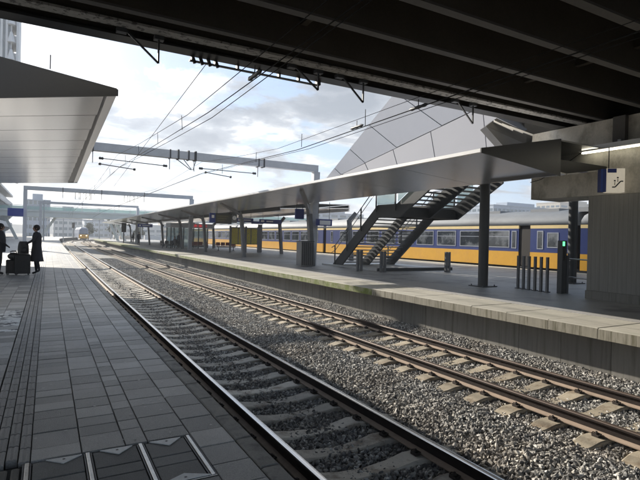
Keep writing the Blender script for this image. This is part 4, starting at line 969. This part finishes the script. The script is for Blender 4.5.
block(66, 330, 24, 16, 14, cC_, 'tan block behind the far canopy'); block(100, 310, 30, 16, 12, cB_, 'pale block beyond the shelter'); block(150, 280, 40, 18, 20, cA_, 'blue grey block beyond the timetables'); block(190, 240, 30, 20, 24, cB_, 'pale tall block behind the stair handrails')
block(215, 190, 60, 20, 24, cA_, 'glassy blue block beyond the train roof between stairs and column', 3.2, 18); block(300, 170, 50, 20, 24, cB_, 'pale block at the right beyond the train'); block(330, 230, 60, 20, 34, cC_, 'tan block far right beyond the train'); block(240, 110, 40, 18, 10, cB_, 'low pale block beyond the train right of the column')
hl = MB(); xs_ = frange(-600, 1600, 40); hl.add([(x, 900-x*.35, -1) for x in xs_]+[(x, 900-x*.35, 14+10*noise.noise((x*.01, 0, 3))) for x in xs_]+[(x, 1000-x*.35, -1) for x in xs_], [(i, i+1, len(xs_)+i+1, len(xs_)+i) for i in range(len(xs_)-1)]+[(len(xs_)+i, len(xs_)+i+1, 2*len(xs_)+i+1, 2*len(xs_)+i) for i in range(len(xs_)-1)]); struct(hl.build('hills', mat('far_hills', (.16, .19, .20), .9, var=.2, scale=.01)))
# a few trees in the distance
leafm = mat('foliage', (.055, .07, .035), .9, var=.4, scale=2, fine=10)
barkm = mat('bark', (.07, .06, .05), .9)
def tree(x, t, h_, lb):
    v = thing('tree', lb, 'tree', (x, t, -.9)); MB().tube([(0, 0, 0), (.1, 0, h_*.4), (0, .1, h_*.8)], [.25, .18, .06], 8).build('trunk', barkm, v)
    b = MB(); r_ = random.Random(int(x*7+t))
    for k in range(900):
        cl_ = r_.choice([(0, 0, .7), (.18, .1, .6), (-.18, 0, .62), (.05, -.15, .85), (-.05, .1, .5)]); p_ = Vector(cl_)*h_+Vector((r_.gauss(0, .08), r_.gauss(0, .08), r_.gauss(0, .07)))*h_
        a = Vector((r_.uniform(-1, 1), r_.uniform(-1, 1), r_.uniform(-1, 1))).normalized()*.35; c = a.cross(Vector((r_.uniform(-1, 1), r_.uniform(-1, 1), .3))).normalized()*.22
        b.add([p_-a, p_+c, p_+a, p_-c], [(0, 1, 2, 3)])
    b.build('crown', leafm, v)
tree(14, 210, 7, 'small tree behind the far train'); tree(24, 215, 8, 'round tree right of the far signal'); tree(32, 205, 6, 'low tree beside the footbridge strut')
for k in range(5): tag(MB().box(-3, 3, -1.2, 1.2, 0, 2.4+.3*(k % 2)).build('container', [cC_, white2, cA_, cB_, steel][k], None, (26+9*k, 190+3*k, -.9)), ['tan', 'white', 'blue grey', 'pale', 'steel grey'][k]+' container by the far tracks', 'container')

hz_ = MB().box(-620, 1650, -30, 1250, -2, 64).build('haze', bpy.data.materials.new('haze')); stuff(hz_)
hm = bpy.data.materials['haze']; hm.use_nodes = True; n = hm.node_tree.nodes; n.remove(n['Principled BSDF'])
pv = n.new('ShaderNodeVolumePrincipled'); pv.inputs['Color'].default_value = (.9, .94, 1, 1); pv.inputs['Density'].default_value = .0007; pv.inputs['Anisotropy'].default_value = .3
hm.node_tree.links.new(pv.outputs[0], n['Material Output'].inputs['Volume'])
